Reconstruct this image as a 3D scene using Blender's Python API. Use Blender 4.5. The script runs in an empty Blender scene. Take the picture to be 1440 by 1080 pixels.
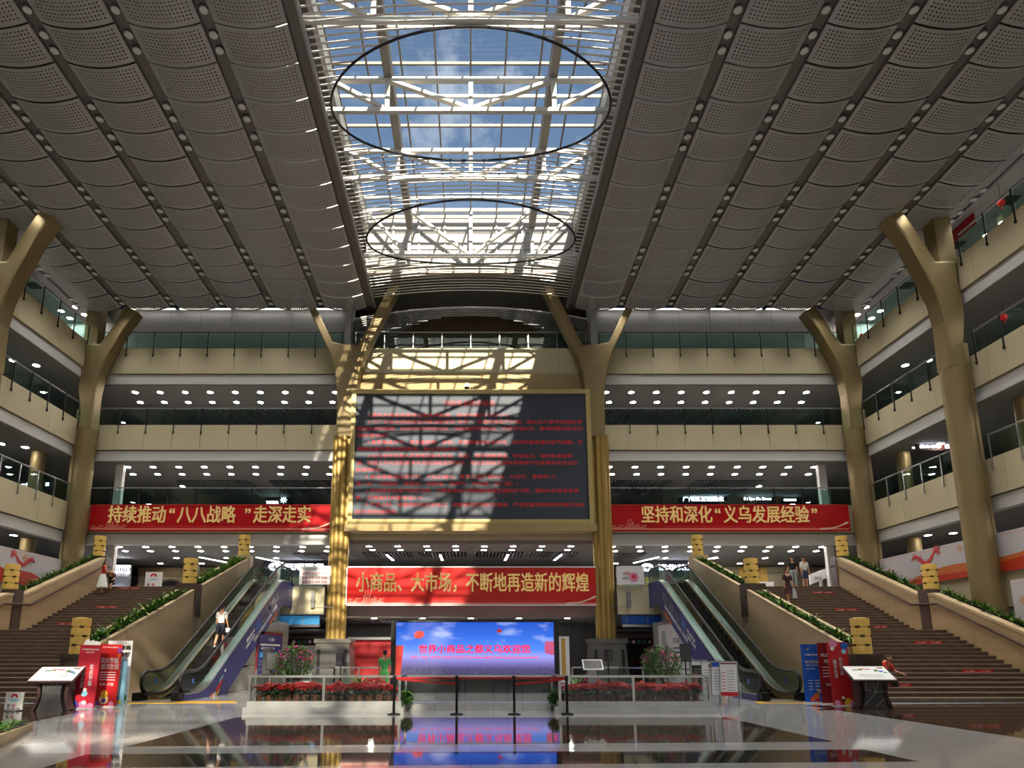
import bpy, bmesh, math, random
from mathutils import Matrix, Vector
R = math.radians
rnd = random.Random(7)
sc = bpy.context.scene
COL = sc.collection

# ------------------------------------------------------------------ camera
FPX, PITCH, PCX, PCY, CAMH = 900.0, R(10.6), 662.0, 749.0, 1.6
cam_d = bpy.data.cameras.new('camera'); cam = bpy.data.objects.new('camera', cam_d); COL.objects.link(cam)
cam.location = (0, 0, CAMH); cam.rotation_euler = (R(90) + PITCH, 0, 0)
cam_d.sensor_width = 36; cam_d.lens = FPX / 1440 * 36
cam_d.shift_x = (720 - PCX) / 1440; cam_d.shift_y = (PCY - 540) / 1440
cam_d.clip_end = 500
sc.camera = cam

# ------------------------------------------------------------------ world, sun, exposure
SUN_DIR = Vector((-0.28, 1.96, -1.0)).normalized()       # travel direction of the light
world = bpy.data.worlds.new('world'); sc.world = world; world.use_nodes = True
wn, wl = world.node_tree.nodes, world.node_tree.links
wn.clear()
w_out = wn.new('ShaderNodeOutputWorld'); w_bg = wn.new('ShaderNodeBackground')
sky = wn.new('ShaderNodeTexSky'); sky.sky_type = 'NISHITA'; sky.sun_disc = False
sky.sun_elevation = math.asin(-SUN_DIR.z)
sky.sun_rotation = math.atan2(-SUN_DIR.x, -SUN_DIR.y)
sky.air_density = 1.3; sky.dust_density = 1.2; sky.ozone_density = 1.5
w_tc = wn.new('ShaderNodeTexCoord'); w_no = wn.new('ShaderNodeTexNoise')
w_no.inputs['Scale'].default_value = 3.2; w_no.inputs['Detail'].default_value = 7; w_no.inputs['Roughness'].default_value = .62
w_rp = wn.new('ShaderNodeValToRGB'); w_rp.color_ramp.elements[0].position = .54; w_rp.color_ramp.elements[1].position = .74
w_mx = wn.new('ShaderNodeMix'); w_mx.data_type = 'RGBA'
wl.new(w_tc.outputs['Generated'], w_no.inputs['Vector']); wl.new(w_no.outputs['Fac'], w_rp.inputs['Fac'])
wl.new(w_rp.outputs['Color'], w_mx.inputs['Factor']); wl.new(sky.outputs['Color'], w_mx.inputs['A'])
w_mx.inputs['B'].default_value = (6.5, 6.9, 7.4, 1)
wl.new(w_mx.outputs['Result'], w_bg.inputs['Color']); wl.new(w_bg.outputs['Background'], w_out.inputs['Surface'])
w_bg.inputs['Strength'].default_value = 0.135
sun_d = bpy.data.lights.new('sun', 'SUN'); sun_d.energy = 12.5; sun_d.angle = R(0.53); sun_d.color = (1.0, .86, .66)
sun = bpy.data.objects.new('sun', sun_d); COL.objects.link(sun)
sun.rotation_euler = SUN_DIR.to_track_quat('-Z', 'Y').to_euler(); sun.location = (6, -40, 60)
vs = sc.view_settings
vs.view_transform = 'Standard'; vs.look = 'None'; vs.gamma = 1.0; vs.exposure = 0.3; vs.use_curve_mapping = False
sc.cycles.max_bounces = 8; sc.cycles.diffuse_bounces = 4; sc.cycles.glossy_bounces = 4
sc.cycles.transparent_max_bounces = 16; sc.cycles.transmission_bounces = 4
sc.cycles.caustics_reflective = False; sc.cycles.caustics_refractive = False

# ------------------------------------------------------------------ picture to place
_c, _s = math.cos(PITCH), math.sin(PITCH)
def ray(px, py):
    a = (px - PCX) / FPX; b = (PCY - py) / FPX
    return (a, _c - b * _s, _s + b * _c)
def at_Y(px, py, Y):
    r = ray(px, py); t = Y / r[1]; return Vector((r[0] * t, Y, CAMH + r[2] * t))
def at_Z(px, py, Z=0.0):
    r = ray(px, py); t = (Z - CAMH) / r[2]; return Vector((r[0] * t, r[1] * t, Z))
def at_X(px, py, X):
    r = ray(px, py); t = X / r[0]; return Vector((X, r[1] * t, CAMH + r[2] * t))

# ------------------------------------------------------------------ materials
M = {}
def lin(c):
    if isinstance(c, str):
        c = [int(c[i:i + 2], 16) / 255 for i in (0, 2, 4)]
        return tuple((x / 12.92 if x <= .04045 else ((x + .055) / 1.055) ** 2.4) for x in c) + (1,)
    return tuple(c)[:3] + (1,)
def mat(name, col, rough=.5, metal=0.0, emit=0.0, ecol=None, noise=None, bump=0.0, stretch=(1, 1, 1), spec=.5):
    m = bpy.data.materials.new(name); m.use_nodes = True; n, l = m.node_tree.nodes, m.node_tree.links
    b = n['Principled BSDF']; c = lin(col)
    b.inputs['Base Color'].default_value = c; b.inputs['Roughness'].default_value = rough; b.inputs['Metallic'].default_value = metal
    b.inputs['Specular IOR Level'].default_value = spec
    if emit:
        b.inputs['Emission Color'].default_value = lin(ecol or col); b.inputs['Emission Strength'].default_value = emit
    if noise:
        sc_, amt = noise[:2]; c2 = lin(noise[2]) if len(noise) > 2 else tuple(x * .55 for x in c[:3]) + (1,)
        tc = n.new('ShaderNodeTexCoord'); mp = n.new('ShaderNodeMapping'); mp.inputs['Scale'].default_value = stretch
        no = n.new('ShaderNodeTexNoise'); no.inputs['Scale'].default_value = sc_; no.inputs['Detail'].default_value = 6
        rp = n.new('ShaderNodeValToRGB'); rp.color_ramp.elements[0].position = .35; rp.color_ramp.elements[1].position = .7
        mx = n.new('ShaderNodeMix'); mx.data_type = 'RGBA'; ml = n.new('ShaderNodeMath'); ml.operation = 'MULTIPLY'; ml.inputs[1].default_value = amt
        l.new(tc.outputs['Object'], mp.inputs['Vector']); l.new(mp.outputs['Vector'], no.inputs['Vector']); l.new(no.outputs['Fac'], rp.inputs['Fac'])
        l.new(rp.outputs['Color'], ml.inputs[0]); l.new(ml.outputs[0], mx.inputs['Factor'])
        mx.inputs['A'].default_value = c; mx.inputs['B'].default_value = c2
        l.new(mx.outputs['Result'], b.inputs['Base Color'])
        if bump:
            bp = n.new('ShaderNodeBump'); bp.inputs['Strength'].default_value = bump; bp.inputs['Distance'].default_value = .02
            l.new(no.outputs['Fac'], bp.inputs['Height']); l.new(bp.outputs['Normal'], b.inputs['Normal'])
    M[name] = m; return m
def glass(name, tint, gloss=.9, rough=0.0, opacity=0.0, ocol=(.8, .85, .85), bias=0.0):
    m = bpy.data.materials.new(name); m.use_nodes = True; n, l = m.node_tree.nodes, m.node_tree.links
    n.clear(); o = n.new('ShaderNodeOutputMaterial'); t = n.new('ShaderNodeBsdfTransparent'); g = n.new('ShaderNodeBsdfGlossy')
    t.inputs['Color'].default_value = lin(tint); g.inputs['Roughness'].default_value = rough; g.inputs['Color'].default_value = (gloss, gloss, gloss, 1)
    lw = n.new('ShaderNodeLayerWeight'); pw = n.new('ShaderNodeMath'); pw.operation = 'POWER'; pw.inputs[1].default_value = 5
    f = n.new('ShaderNodeMath'); f.operation = 'MULTIPLY_ADD'; f.inputs[1].default_value = .9; f.inputs[2].default_value = .02
    lw.inputs['Blend'].default_value = .5; l.new(lw.outputs['Facing'], pw.inputs[0]); l.new(pw.outputs[0], f.inputs[0])
    mx = n.new('ShaderNodeMixShader'); ad = n.new('ShaderNodeMath'); ad.inputs[1].default_value = bias
    l.new(f.outputs[0], ad.inputs[0]); l.new(ad.outputs[0], mx.inputs['Fac']); l.new(t.outputs[0], mx.inputs[1]); l.new(g.outputs[0], mx.inputs[2])
    last = mx.outputs[0]
    if opacity:
        d = n.new('ShaderNodeBsdfDiffuse'); d.inputs['Color'].default_value = lin(ocol); tr = n.new('ShaderNodeBsdfTranslucent'); tr.inputs['Color'].default_value = lin(ocol)
        a = n.new('ShaderNodeMixShader'); a.inputs['Fac'].default_value = .5; l.new(d.outputs[0], a.inputs[1]); l.new(tr.outputs[0], a.inputs[2])
        m2 = n.new('ShaderNodeMixShader'); m2.inputs['Fac'].default_value = opacity; l.new(last, m2.inputs[1]); l.new(a.outputs[0], m2.inputs[2]); last = m2.outputs[0]
    l.new(last, o.inputs['Surface']); M[name] = m; return m

mat('beige', 'c9bf9f', .55, noise=(.6, .12))
mat('white_trim', 'd3d3d4', .5)
mat('plaster', 'b0aeac', .8)
mat('soffit', '838281', .8)
mat('dark_soffit', '3a3a3c', .8)
mat('louvre_dark', '86868a', .6)
mat('interior_wall', '89847d', .8, noise=(.4, .4))
mat('interior_dark', '7a777a', .7)
mat('gold', '92805a', .5, .3, noise=(.7, .25))
mat('gold_box', 'b09a6c', .5, .2)
mat('gold_bright', 'ad8f50', .42, .4, noise=(.8, .2))
mat('gold_frame', 'c0ad74', .45, .25)
mat('steel', 'b5b7b8', .28, .9)
mat('steel_matte', '9b9da0', .45, .7)
mat('chrome', 'd8d8d8', .12, 1.0)
mat('black', '101012', .45)
mat('black_rubber', '0d0d0d', .5)
mat('black_metal', '17171a', .35, .5)
mat('rail_dark', '24282a', .35, .6)
mat('beam_white', 'd8d6cf', .5)
mat('beam_dark', '8a847c', .55)
mat('slat_white', 'dcdcdc', .4, .2)
mat('ring_dark', '2b2b30', .4, .4)
mat('roof_under', '7c7771', .8)
mat('panel_margin', '6e6a67', .5, .2)
mat('lamp_disc', '9a9a98', .4, 0, .06, 'fff4e0')
mat('lamp_rim', '8f8f8d', .35, .7)
mat('light_disc', 'ffffff', .5, 0, 75, 'fff6e8')
mat('wall_fill_light', 'ffffff', .5, 0, 2.2, 'fff8ee')
mat('light_tube', 'ffffff', .5, 0, 14, 'fdfcff')
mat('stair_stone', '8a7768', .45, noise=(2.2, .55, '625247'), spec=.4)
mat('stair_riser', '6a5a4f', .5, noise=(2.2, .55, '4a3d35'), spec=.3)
mat('travertine', 'cbb492', .55, noise=(.9, .55, 'ab9068'), stretch=(1, .35, 2.2), bump=.15)
mat('travertine_dark', 'b8a07c', .55, noise=(.9, .5, '99805a'), stretch=(1, .35, 2.2))
mat('granite_dark', '5b4a44', .35, noise=(9, .6, '3c302d'))
mat('granite_grey', '5d5c59', .3, noise=(14, .6, '44433f'))
mat('marble_white', 'd2d4d3', .12, noise=(1.3, .6, '9fa3a5'), stretch=(1, 1, 1))
mat('handrail_wood', '3c2418', .4)
mat('lantern_gold', 'd9b45c', .5, 0, .10, 'e0b860', noise=(14, .35, 'b98f3a'))
mat('lantern_band', '4a3b22', .45, .4)
mat('red_sign', 'c4121b', .35, noise=(.25, .55, '8d0a12'), stretch=(1, 1, 2.5), spec=.3)
mat('red_sign_bright', 'd81a16', .35, noise=(.3, .5, 'a50d12'), stretch=(1, 1, 2.5), spec=.3)
mat('red_flat', 'c01820', .5)
mat('red_dark', '7d1018', .5)
mat('table_brown', '3c2428', .45)
mat('crimson', 'b3122e', .5)
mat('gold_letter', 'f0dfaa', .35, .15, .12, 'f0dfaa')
mat('pink_line', 'e79a8c', .5)
mat('white', 'eeeeee', .5)
mat('white_gloss', 'f2f4f6', .25)
mat('paper', 'e6e6ea', .6)
mat('grey', '808080', .5)
mat('grey_dark', '3f4145', .5)
mat('text_dark', '22242c', .6)
mat('text_red', 'c22a2a', .6)
mat('text_white', 'f2f2f2', .6)
mat('text_grey', '8c8f99', .6)
mat('led_panel', '4a505c', .55, spec=.25)
mat('led_red', 'a8141e', .5, 0, .16, 'ff2030')
mat('display_red', 'd01820', .5, 0, .62, 'f01c28')
mat('sign_lit', 'ffffff', .5, 0, 3.0, 'e6ecff')
mat('sign_lit_blue', '9db4ff', .5, 0, 1.6, 'a8bcff')
mat('sign_board_dark', '23202f', .5)
mat('sign_board_brown', '3a1a16', .5)
mat('shop_brown', '6e5a3c', .6, noise=(1, .4))
mat('shop_cream', '8f8672', .6)
mat('shop_yellow', 'c9a04a', .6)
mat('shop_pink', 'c98a9a', .6)
mat('shop_black', '1b1a1d', .3)
mat('shop_red', '9c1018', .45)
mat('blue_strip', '1f5fc4', .35)
mat('blue_film', '4aa5e6', .3, 0, .15, '4aa5e6')
mat('blue_sheet', '1f4a9c', .6)
mat('ad_blue', '343a86', .4, noise=(.4, .4, '23265c'))
mat('ad_slate', '6a6578', .45)
mat('ad_orange', 'd8662e', .5)
mat('tile_wall', 'a7a69f', .35, noise=(1.2, .3))
mat('esc_step', '141416', .5, .3)
mat('esc_comb', '8c8c88', .4, .7)
mat('esc_yellow', 'd8a520', .5)
mat('board_mural', 'c9c5cc', .5)
mat('mural_red', 'c23a22', .5)
mat('mural_orange', 'cf6a34', .5)
mat('mural_sand', 'd0a88a', .5)
mat('mural_line', 'cf3f42', .5)
mat('sticker_red', 'c51c22', .4)
mat('soil', '2b2119', .9)
mat('leaf', '4f8530', .5, noise=(6, .6, '26461a'), spec=.4)
mat('leaf_light', '8fae4a', .5)
mat('leaf_dark', '24401c', .5, noise=(6, .6, '15280f'))
mat('bract', 'd8141f', .5, noise=(8, .5, 'a50c1c'))
mat('flower_magenta', 'd63a90', .5, noise=(8, .4, '8f1a50'))
mat('bark', '5b4a38', .8)
mat('pot_clay', '7c4630', .7)
mat('pot_dark', '33302d', .5)
mat('skin', 'c08c6c', .55)
mat('hair', '17120f', .5)
mat('cloth_white', 'e6e6e4', .8); mat('cloth_navy', '1f2233', .8); mat('cloth_red', 'c4261f', .8)
mat('cloth_green', '4fae62', .8); mat('cloth_black', '18171a', .8); mat('cloth_wine', '3a1a24', .8)
mat('cloth_blue', '3c4a68', .8); mat('cloth_pale', 'a9b9bd', .8); mat('cloth_shoe', 'd8d6d2', .7); mat('cloth_sandal', '8a6a4c', .7)
mat('belt_red', 'c81e22', .6)
mat('pale_blue', '8fd0ee', .5); mat('cream', 'f0e2b0', .6); mat('purple', '7d3f9e', .5); mat('pink', 'e48bb6', .5); mat('teal', '2f8f8a', .5); mat('yellow', 'e3b93a', .5)
mat('camera_dome', '1c1c1f', .15)
mat('red_lattice', '8e1420', .5)
mat('red_lantern', 'c4161a', .5, 0, .3, 'd81a10')
mat('sky_reflect', 'a7b6c0', .05, .9)
glass('glass_rail', (.70, .88, .84), .9, bias=.03)
glass('glass_esc', (.66, .78, .76), .9, bias=.02)
glass('glass_roof', (.95, .97, .98), .6)
glass('glass_frost', (.8, .8, .8), .3, opacity=.75, ocol=(.78, .79, .80))
glass('fill_front_glass', (.5, .5, .5), .2, opacity=.95, ocol=(.80, .82, .85))
glass('glass_clear', (.93, .97, .96), .9)

def floor_mat(name, c1, c2, rough, scale):
    m = mat(name, c1, rough, 0, noise=(scale, .55, c2), spec=.7)
    n, l = m.node_tree.nodes, m.node_tree.links
    b = n['Principled BSDF']; b.inputs['Coat Weight'].default_value = .2; b.inputs['Coat Roughness'].default_value = .02
    # fine paving joints
    tc = n.new('ShaderNodeTexCoord'); br = n.new('ShaderNodeTexBrick'); br.offset = 0
    br.inputs['Scale'].default_value = 1; br.inputs['Mortar Size'].default_value = .004; br.inputs['Brick Width'].default_value = 1.2; br.inputs['Row Height'].default_value = 1.2
    br.inputs['Color1'].default_value = br.inputs['Color2'].default_value = (1, 1, 1, 1); br.inputs['Mortar'].default_value = (.35, .35, .35, 1)
    mu = n.new('ShaderNodeMix'); mu.data_type = 'RGBA'; mu.blend_type = 'MULTIPLY'; mu.inputs['Factor'].default_value = 1
    src = b.inputs['Base Color'].links[0].from_socket
    l.new(tc.outputs['Object'], br.inputs['Vector']); l.new(src, mu.inputs['A']); l.new(br.outputs['Color'], mu.inputs['B']); l.new(mu.outputs['Result'], b.inputs['Base Color'])
    return m
floor_mat('floor_grey', 'c2c3c4', 'a4a5a8', .09, 18)
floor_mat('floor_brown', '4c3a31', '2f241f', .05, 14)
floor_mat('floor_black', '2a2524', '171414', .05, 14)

def perforated():
    m = bpy.data.materials.new('perforated_metal'); m.use_nodes = True; n, l = m.node_tree.nodes, m.node_tree.links
    b = n['Principled BSDF']; b.inputs['Base Color'].default_value = lin('a3a2a2'); b.inputs['Metallic'].default_value = .2; b.inputs['Roughness'].default_value = .5
    o = n['Material Output']; uv = n.new('ShaderNodeUVMap'); sp = n.new('ShaderNodeSeparateXYZ'); l.new(uv.outputs[0], sp.inputs[0])
    def mth(op, a, bb=None):
        x = n.new('ShaderNodeMath'); x.operation = op
        for i, v in enumerate((a, bb)):
            if v is None: continue
            if isinstance(v, (int, float)): x.inputs[i].default_value = v
            else: l.new(v, x.inputs[i])
        return x.outputs[0]
    d = .125
    fu = mth('SUBTRACT', mth('FRACT', mth('DIVIDE', sp.outputs[0], d)), .5); fv = mth('SUBTRACT', mth('FRACT', mth('DIVIDE', sp.outputs[1], d)), .5)
    r2 = mth('ADD', mth('MULTIPLY', fu, fu), mth('MULTIPLY', fv, fv))
    hole = mth('LESS_THAN', r2, .058)
    for s, lo, hi in ((sp.outputs[0], .16, 2.30), (sp.outputs[1], .12, 1.27)):
        hole = mth('MULTIPLY', hole, mth('GREATER_THAN', s, lo)); hole = mth('MULTIPLY', hole, mth('LESS_THAN', s, hi))
    t = n.new('ShaderNodeBsdfTransparent'); mx = n.new('ShaderNodeMixShader')
    l.new(hole, mx.inputs['Fac']); l.new(b.outputs[0], mx.inputs[1]); l.new(t.outputs[0], mx.inputs[2]); l.new(mx.outputs[0], o.inputs['Surface'])
    M['perforated'] = m
perforated()
def screen_sky():
    """the picture shown on the small display: blue sky over a hazy town"""
    m = bpy.data.materials.new('display_picture'); m.use_nodes = True; n, l = m.node_tree.nodes, m.node_tree.links
    b = n['Principled BSDF']; b.inputs['Base Color'].default_value = (.01, .01, .01, 1); b.inputs['Roughness'].default_value = .5
    uv = n.new('ShaderNodeUVMap'); sp = n.new('ShaderNodeSeparateXYZ'); l.new(uv.outputs[0], sp.inputs[0])
    rp = n.new('ShaderNodeValToRGB'); l.new(sp.outputs[1], rp.inputs['Fac']); e = rp.color_ramp.elements
    e[0].position = 0; e[0].color = lin('3a3450'); e[1].position = 1; e[1].color = lin('1a4fc0')
    for p, c in ((.14, '4a4470'), (.26, '7f78c0'), (.36, '9a9be8'), (.48, '4f86ea'), (.75, '2a66d8')):
        x = e.new(p); x.color = lin(c)
    no = n.new('ShaderNodeTexNoise'); mp = n.new('ShaderNodeMapping'); mp.inputs['Scale'].default_value = (5, 4, 1); no.inputs['Detail'].default_value = 5
    no.inputs['Scale'].default_value = 1.0
    l.new(uv.outputs[0], mp.inputs[0]); l.new(mp.outputs[0], no.inputs['Vector'])
    r2 = n.new('ShaderNodeValToRGB'); l.new(no.outputs['Fac'], r2.inputs['Fac']); r2.color_ramp.elements[0].position = .52; r2.color_ramp.elements[1].position = .8
    up = n.new('ShaderNodeMapRange'); up.inputs['From Min'].default_value = .4; up.inputs['From Max'].default_value = .7; l.new(sp.outputs[1], up.inputs['Value'])
    k = n.new('ShaderNodeMath'); k.operation = 'MULTIPLY'; l.new(r2.outputs['Color'], k.inputs[0]); l.new(up.outputs[0], k.inputs[1])
    mx = n.new('ShaderNodeMix'); mx.data_type = 'RGBA'; l.new(k.outputs[0], mx.inputs['Factor']); l.new(rp.outputs['Color'], mx.inputs['A']); mx.inputs['B'].default_value = lin('b9c8f2')
    # speckle of the town in the lower third
    n2 = n.new('ShaderNodeTexNoise'); m2 = n.new('ShaderNodeMapping'); m2.inputs['Scale'].default_value = (60, 60, 1); n2.inputs['Scale'].default_value = 1; n2.inputs['Detail'].default_value = 3
    l.new(uv.outputs[0], m2.inputs[0]); l.new(m2.outputs[0], n2.inputs['Vector'])
    lo = n.new('ShaderNodeMapRange'); lo.inputs['From Min'].default_value = .3; lo.inputs['From Max'].default_value = .1; l.new(sp.outputs[1], lo.inputs['Value'])
    r3 = n.new('ShaderNodeValToRGB'); l.new(n2.outputs['Fac'], r3.inputs['Fac']); r3.color_ramp.elements[0].position = .58; r3.color_ramp.elements[1].position = .75
    k2 = n.new('ShaderNodeMath'); k2.operation = 'MULTIPLY'; l.new(r3.outputs['Color'], k2.inputs[0]); l.new(lo.outputs[0], k2.inputs[1])
    mx2 = n.new('ShaderNodeMix'); mx2.data_type = 'RGBA'; l.new(k2.outputs[0], mx2.inputs['Factor']); l.new(mx.outputs['Result'], mx2.inputs['A']); mx2.inputs['B'].default_value = lin('8f88b8')
    l.new(mx2.outputs['Result'], b.inputs['Emission Color']); b.inputs['Emission Strength'].default_value = 1.0
    M['display'] = m
screen_sky()

# ------------------------------------------------------------------ mesh helpers
ROOTM = {}
class MB:
    def __init__(s): s.v = []; s.f = []; s.uv = None
    def poly(s, pts):
        i = len(s.v); s.v += [tuple(p) for p in pts]; s.f.append(tuple(range(i, i + len(pts)))); return s
    def box(s, x0, x1, y0, y1, z0, z1):
        i = len(s.v)
        s.v += [(x0, y0, z0), (x1, y0, z0), (x1, y1, z0), (x0, y1, z0), (x0, y0, z1), (x1, y0, z1), (x1, y1, z1), (x0, y1, z1)]
        s.f += [tuple(i + k for k in q) for q in ((0, 3, 2, 1), (4, 5, 6, 7), (0, 1, 5, 4), (1, 2, 6, 5), (2, 3, 7, 6), (3, 0, 4, 7))]; return s
    def prism(s, pts, axis, a, b):
        """2-D outline (counter-clockwise) pushed along an axis from a to b"""
        n = len(pts); i = len(s.v)
        def mk(p, t): return {'x': (t, p[0], p[1]), 'y': (p[0], t, p[1]), 'z': (p[0], p[1], t)}[axis]
        s.v += [mk(p, a) for p in pts] + [mk(p, b) for p in pts]
        s.f.append(tuple(range(i, i + n))); s.f.append(tuple(range(i + 2 * n - 1, i + n - 1, -1)))
        for k in range(n):
            k2 = (k + 1) % n; s.f.append((i + k, i + n + k, i + n + k2, i + k2))
        return s
    def bar(s, p, q, w, h, up=(0, 0, 1)):
        p, q = Vector(p), Vector(q); d = (q - p).normalized(); u = Vector(up)
        sd = d.cross(u)
        if sd.length < 1e-4: sd = d.cross(Vector((1, 0, 0)))
        sd.normalize(); u = sd.cross(d).normalized(); i = len(s.v)
        for e in (p, q):
            for a, b in ((-1, -1), (1, -1), (1, 1), (-1, 1)): s.v.append(tuple(e + sd * (a * w / 2) + u * (b * h / 2)))
        s.f += [tuple(i + k for k in t) for t in ((0, 3, 2, 1), (4, 5, 6, 7), (0, 1, 5, 4), (1, 2, 6, 5), (2, 3, 7, 6), (3, 0, 4, 7))]; return s
    def tube(s, pts, r, n=8, caps=True):
        pts = [Vector(p) for p in pts]; rs = r if isinstance(r, (list, tuple)) else [r] * len(pts); i0 = len(s.v); u = None
        for k, p in enumerate(pts):
            d = (pts[min(k + 1, len(pts) - 1)] - pts[max(k - 1, 0)]).normalized()
            if u is None:
                u = d.orthogonal().normalized()
            u = (u - d * u.dot(d)).normalized(); w = d.cross(u)
            for j in range(n):
                a = 2 * math.pi * j / n; s.v.append(tuple(p + (u * math.cos(a) + w * math.sin(a)) * rs[k]))
        for k in range(len(pts) - 1):
            for j in range(n):
                a = i0 + k * n + j; b = i0 + k * n + (j + 1) % n; s.f.append((a, b, b + n, a + n))
        if caps:
            s.f.append(tuple(i0 + j for j in reversed(range(n)))); e = i0 + (len(pts) - 1) * n; s.f.append(tuple(e + j for j in range(n)))
        return s
    def lathe(s, prof, cx=0, cy=0, n=16, cz=0):
        i0 = len(s.v)
        for r, z in prof:
            for j in range(n):
                a = 2 * math.pi * j / n; s.v.append((cx + r * math.cos(a), cy + r * math.sin(a), cz + z))
        for k in range(len(prof) - 1):
            for j in range(n):
                a = i0 + k * n + j; b = i0 + k * n + (j + 1) % n; s.f.append((a, b, b + n, a + n))
        s.f.append(tuple(i0 + j for j in reversed(range(n)))); e = i0 + (len(prof) - 1) * n; s.f.append(tuple(e + j for j in range(n)))
        return s
    def mesh(s, name, smooth=False):
        me = bpy.data.meshes.new(name); me.from_pydata(s.v, [], s.f)
        if s.uv:
            lay = me.uv_layers.new(name='UVMap')
            for lp in me.loops: lay.data[lp.index].uv = s.uv[lp.vertex_index]
        if smooth:
            for p in me.polygons: p.use_smooth = True
            try: me.set_sharp_from_angle(angle=R(40))
            except Exception: pass
        me.update(); return me
    def build(s, name, m, parent=None, smooth=False):
        return obj(name, s.mesh(name, smooth), m, parent)
def obj(name, me, m, parent=None):
    o = bpy.data.objects.new(name, me); COL.objects.link(o)
    if m is not None and not me.materials: me.materials.append(M[m] if isinstance(m, str) else m)
    if parent is not None: attach(o, parent)
    return o
def attach(o, parent):
    o.parent = parent
    mx = ROOTM.get(parent.name)
    if mx is not None: o.matrix_parent_inverse = mx.inverted()
def tag(o, label=None, cat=None, group=None, kind=None):
    if label: o['label'] = label
    if cat: o['category'] = cat
    if group: o['group'] = group
    if kind: o['kind'] = kind
    return o
def thing(name, label=None, cat=None, loc=(0, 0, 0), rotz=0.0, group=None, kind=None):
    """an Empty at the thing's base; parts built in world coordinates stay where they are"""
    o = bpy.data.objects.new(name, None); COL.objects.link(o); o.empty_display_size = .2
    o.location = loc; o.rotation_euler = (0, 0, rotz)
    ROOTM[o.name] = Matrix.Translation(loc) @ Matrix.Rotation(rotz, 4, 'Z')
    return tag(o, label, cat, group, kind)
KIDS = {}
def copy_tree(root, loc, rotz=0.0, scale=1.0, label=None, group=None, cat=None):
    """a thing built around the origin, with its parts and sub-parts"""
    r = root.copy(); COL.objects.link(r); r.location = loc; r.rotation_euler = (0, 0, rotz); r.scale = (scale,) * 3
    if label: r['label'] = label
    if group: r['group'] = group
    def rec(src, dst):
        for ch in list(src.children):
            c = ch.copy(); COL.objects.link(c); c.parent = dst; rec(ch, c)
    rec(root, r); return r
def put(root, loc, rotz=0.0, scale=1.0, label=None):
    root.location = loc; root.rotation_euler = (0, 0, rotz); root.scale = (scale,) * 3
    if label: root['label'] = label
    return root
ORD = ['first', 'second', 'third', 'fourth', 'fifth', 'sixth', 'seventh', 'eighth', 'ninth', 'tenth', 'eleventh', 'twelfth', 'thirteenth', 'fourteenth', 'fifteenth', 'sixteenth', 'seventeenth', 'eighteenth', 'nineteenth', 'twentieth', 'twenty-first', 'twenty-second', 'twenty-third', 'twenty-fourth', 'twenty-fifth', 'twenty-sixth', 'twenty-seventh', 'twenty-eighth', 'twenty-ninth', 'thirtieth']
TXT = {}
TMP = bpy.data.scenes.new('workshop')          # empty side scene: shapes are evaluated there, then it is removed
def side_graph():
    with bpy.context.temp_override(scene=TMP, view_layer=TMP.view_layers[0]): return bpy.context.evaluated_depsgraph_get()
def text_mesh(body, bold=0.0, extrude=0.0, res=2):
    k = (body, bold, extrude, res)
    if k in TXT: return TXT[k].copy()
    cu = bpy.data.curves.new('t', 'FONT'); cu.body = body; cu.size = 1; cu.resolution_u = res; cu.extrude = extrude
    cu.align_x = 'CENTER'; cu.align_y = 'CENTER'
    o = bpy.data.objects.new('t', cu); TMP.collection.objects.link(o)
    dg = side_graph(); me = bpy.data.meshes.new_from_object(o.evaluated_get(dg), depsgraph=dg)
    bpy.data.objects.remove(o); bpy.data.curves.remove(cu); me.materials.clear()
    if bold:                                   # heavier strokes: four slightly shifted copies of the outline
        v0 = [tuple(v.co) for v in me.vertices]; f0 = [tuple(p.vertices) for p in me.polygons]; bv, bf = [], []
        for dx, dy in ((-bold, -bold * .6), (bold, -bold * .6), (bold, bold * .6), (-bold, bold * .6)):
            o_ = len(bv); bv += [(a + dx, b + dy, c_) for a, b, c_ in v0]; bf += [tuple(i + o_ for i in f) for f in f0]
        me = bpy.data.meshes.new('lettering'); me.from_pydata(bv, [], bf)
    TXT[k] = me; return me.copy()
FACE = {'front': Matrix.Rotation(R(90), 4, 'X'),                                            # faces the camera (-Y)
        'right': Matrix.Rotation(R(90), 4, 'Z') @ Matrix.Rotation(R(90), 4, 'X'),            # faces +X
        'left': Matrix.Rotation(R(-90), 4, 'Z') @ Matrix.Rotation(R(90), 4, 'X')}            # faces -X
def text(body, loc, m, parent, name='lettering', w=None, h=None, face='front', bold=0.0, extrude=0.004, tilt=None, res=2):
    me = text_mesh(body, bold, extrude, res)
    xs = [v.co.x for v in me.vertices]; ys = [v.co.y for v in me.vertices]
    if not xs: return None
    cw, chh = max(xs) - min(xs), max(ys) - min(ys); ox, oy = (max(xs) + min(xs)) / 2, (max(ys) + min(ys)) / 2
    sx = w / cw if w else (h / chh); sy = h / chh if h else sx
    mx = Matrix.Translation(loc) @ (tilt if tilt is not None else FACE[face]) @ Matrix.Diagonal((sx, sy, 1, 1)) @ Matrix.Translation((-ox, -oy, 0))
    me.transform(mx)
    return obj(name, me, m, parent)
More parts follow.
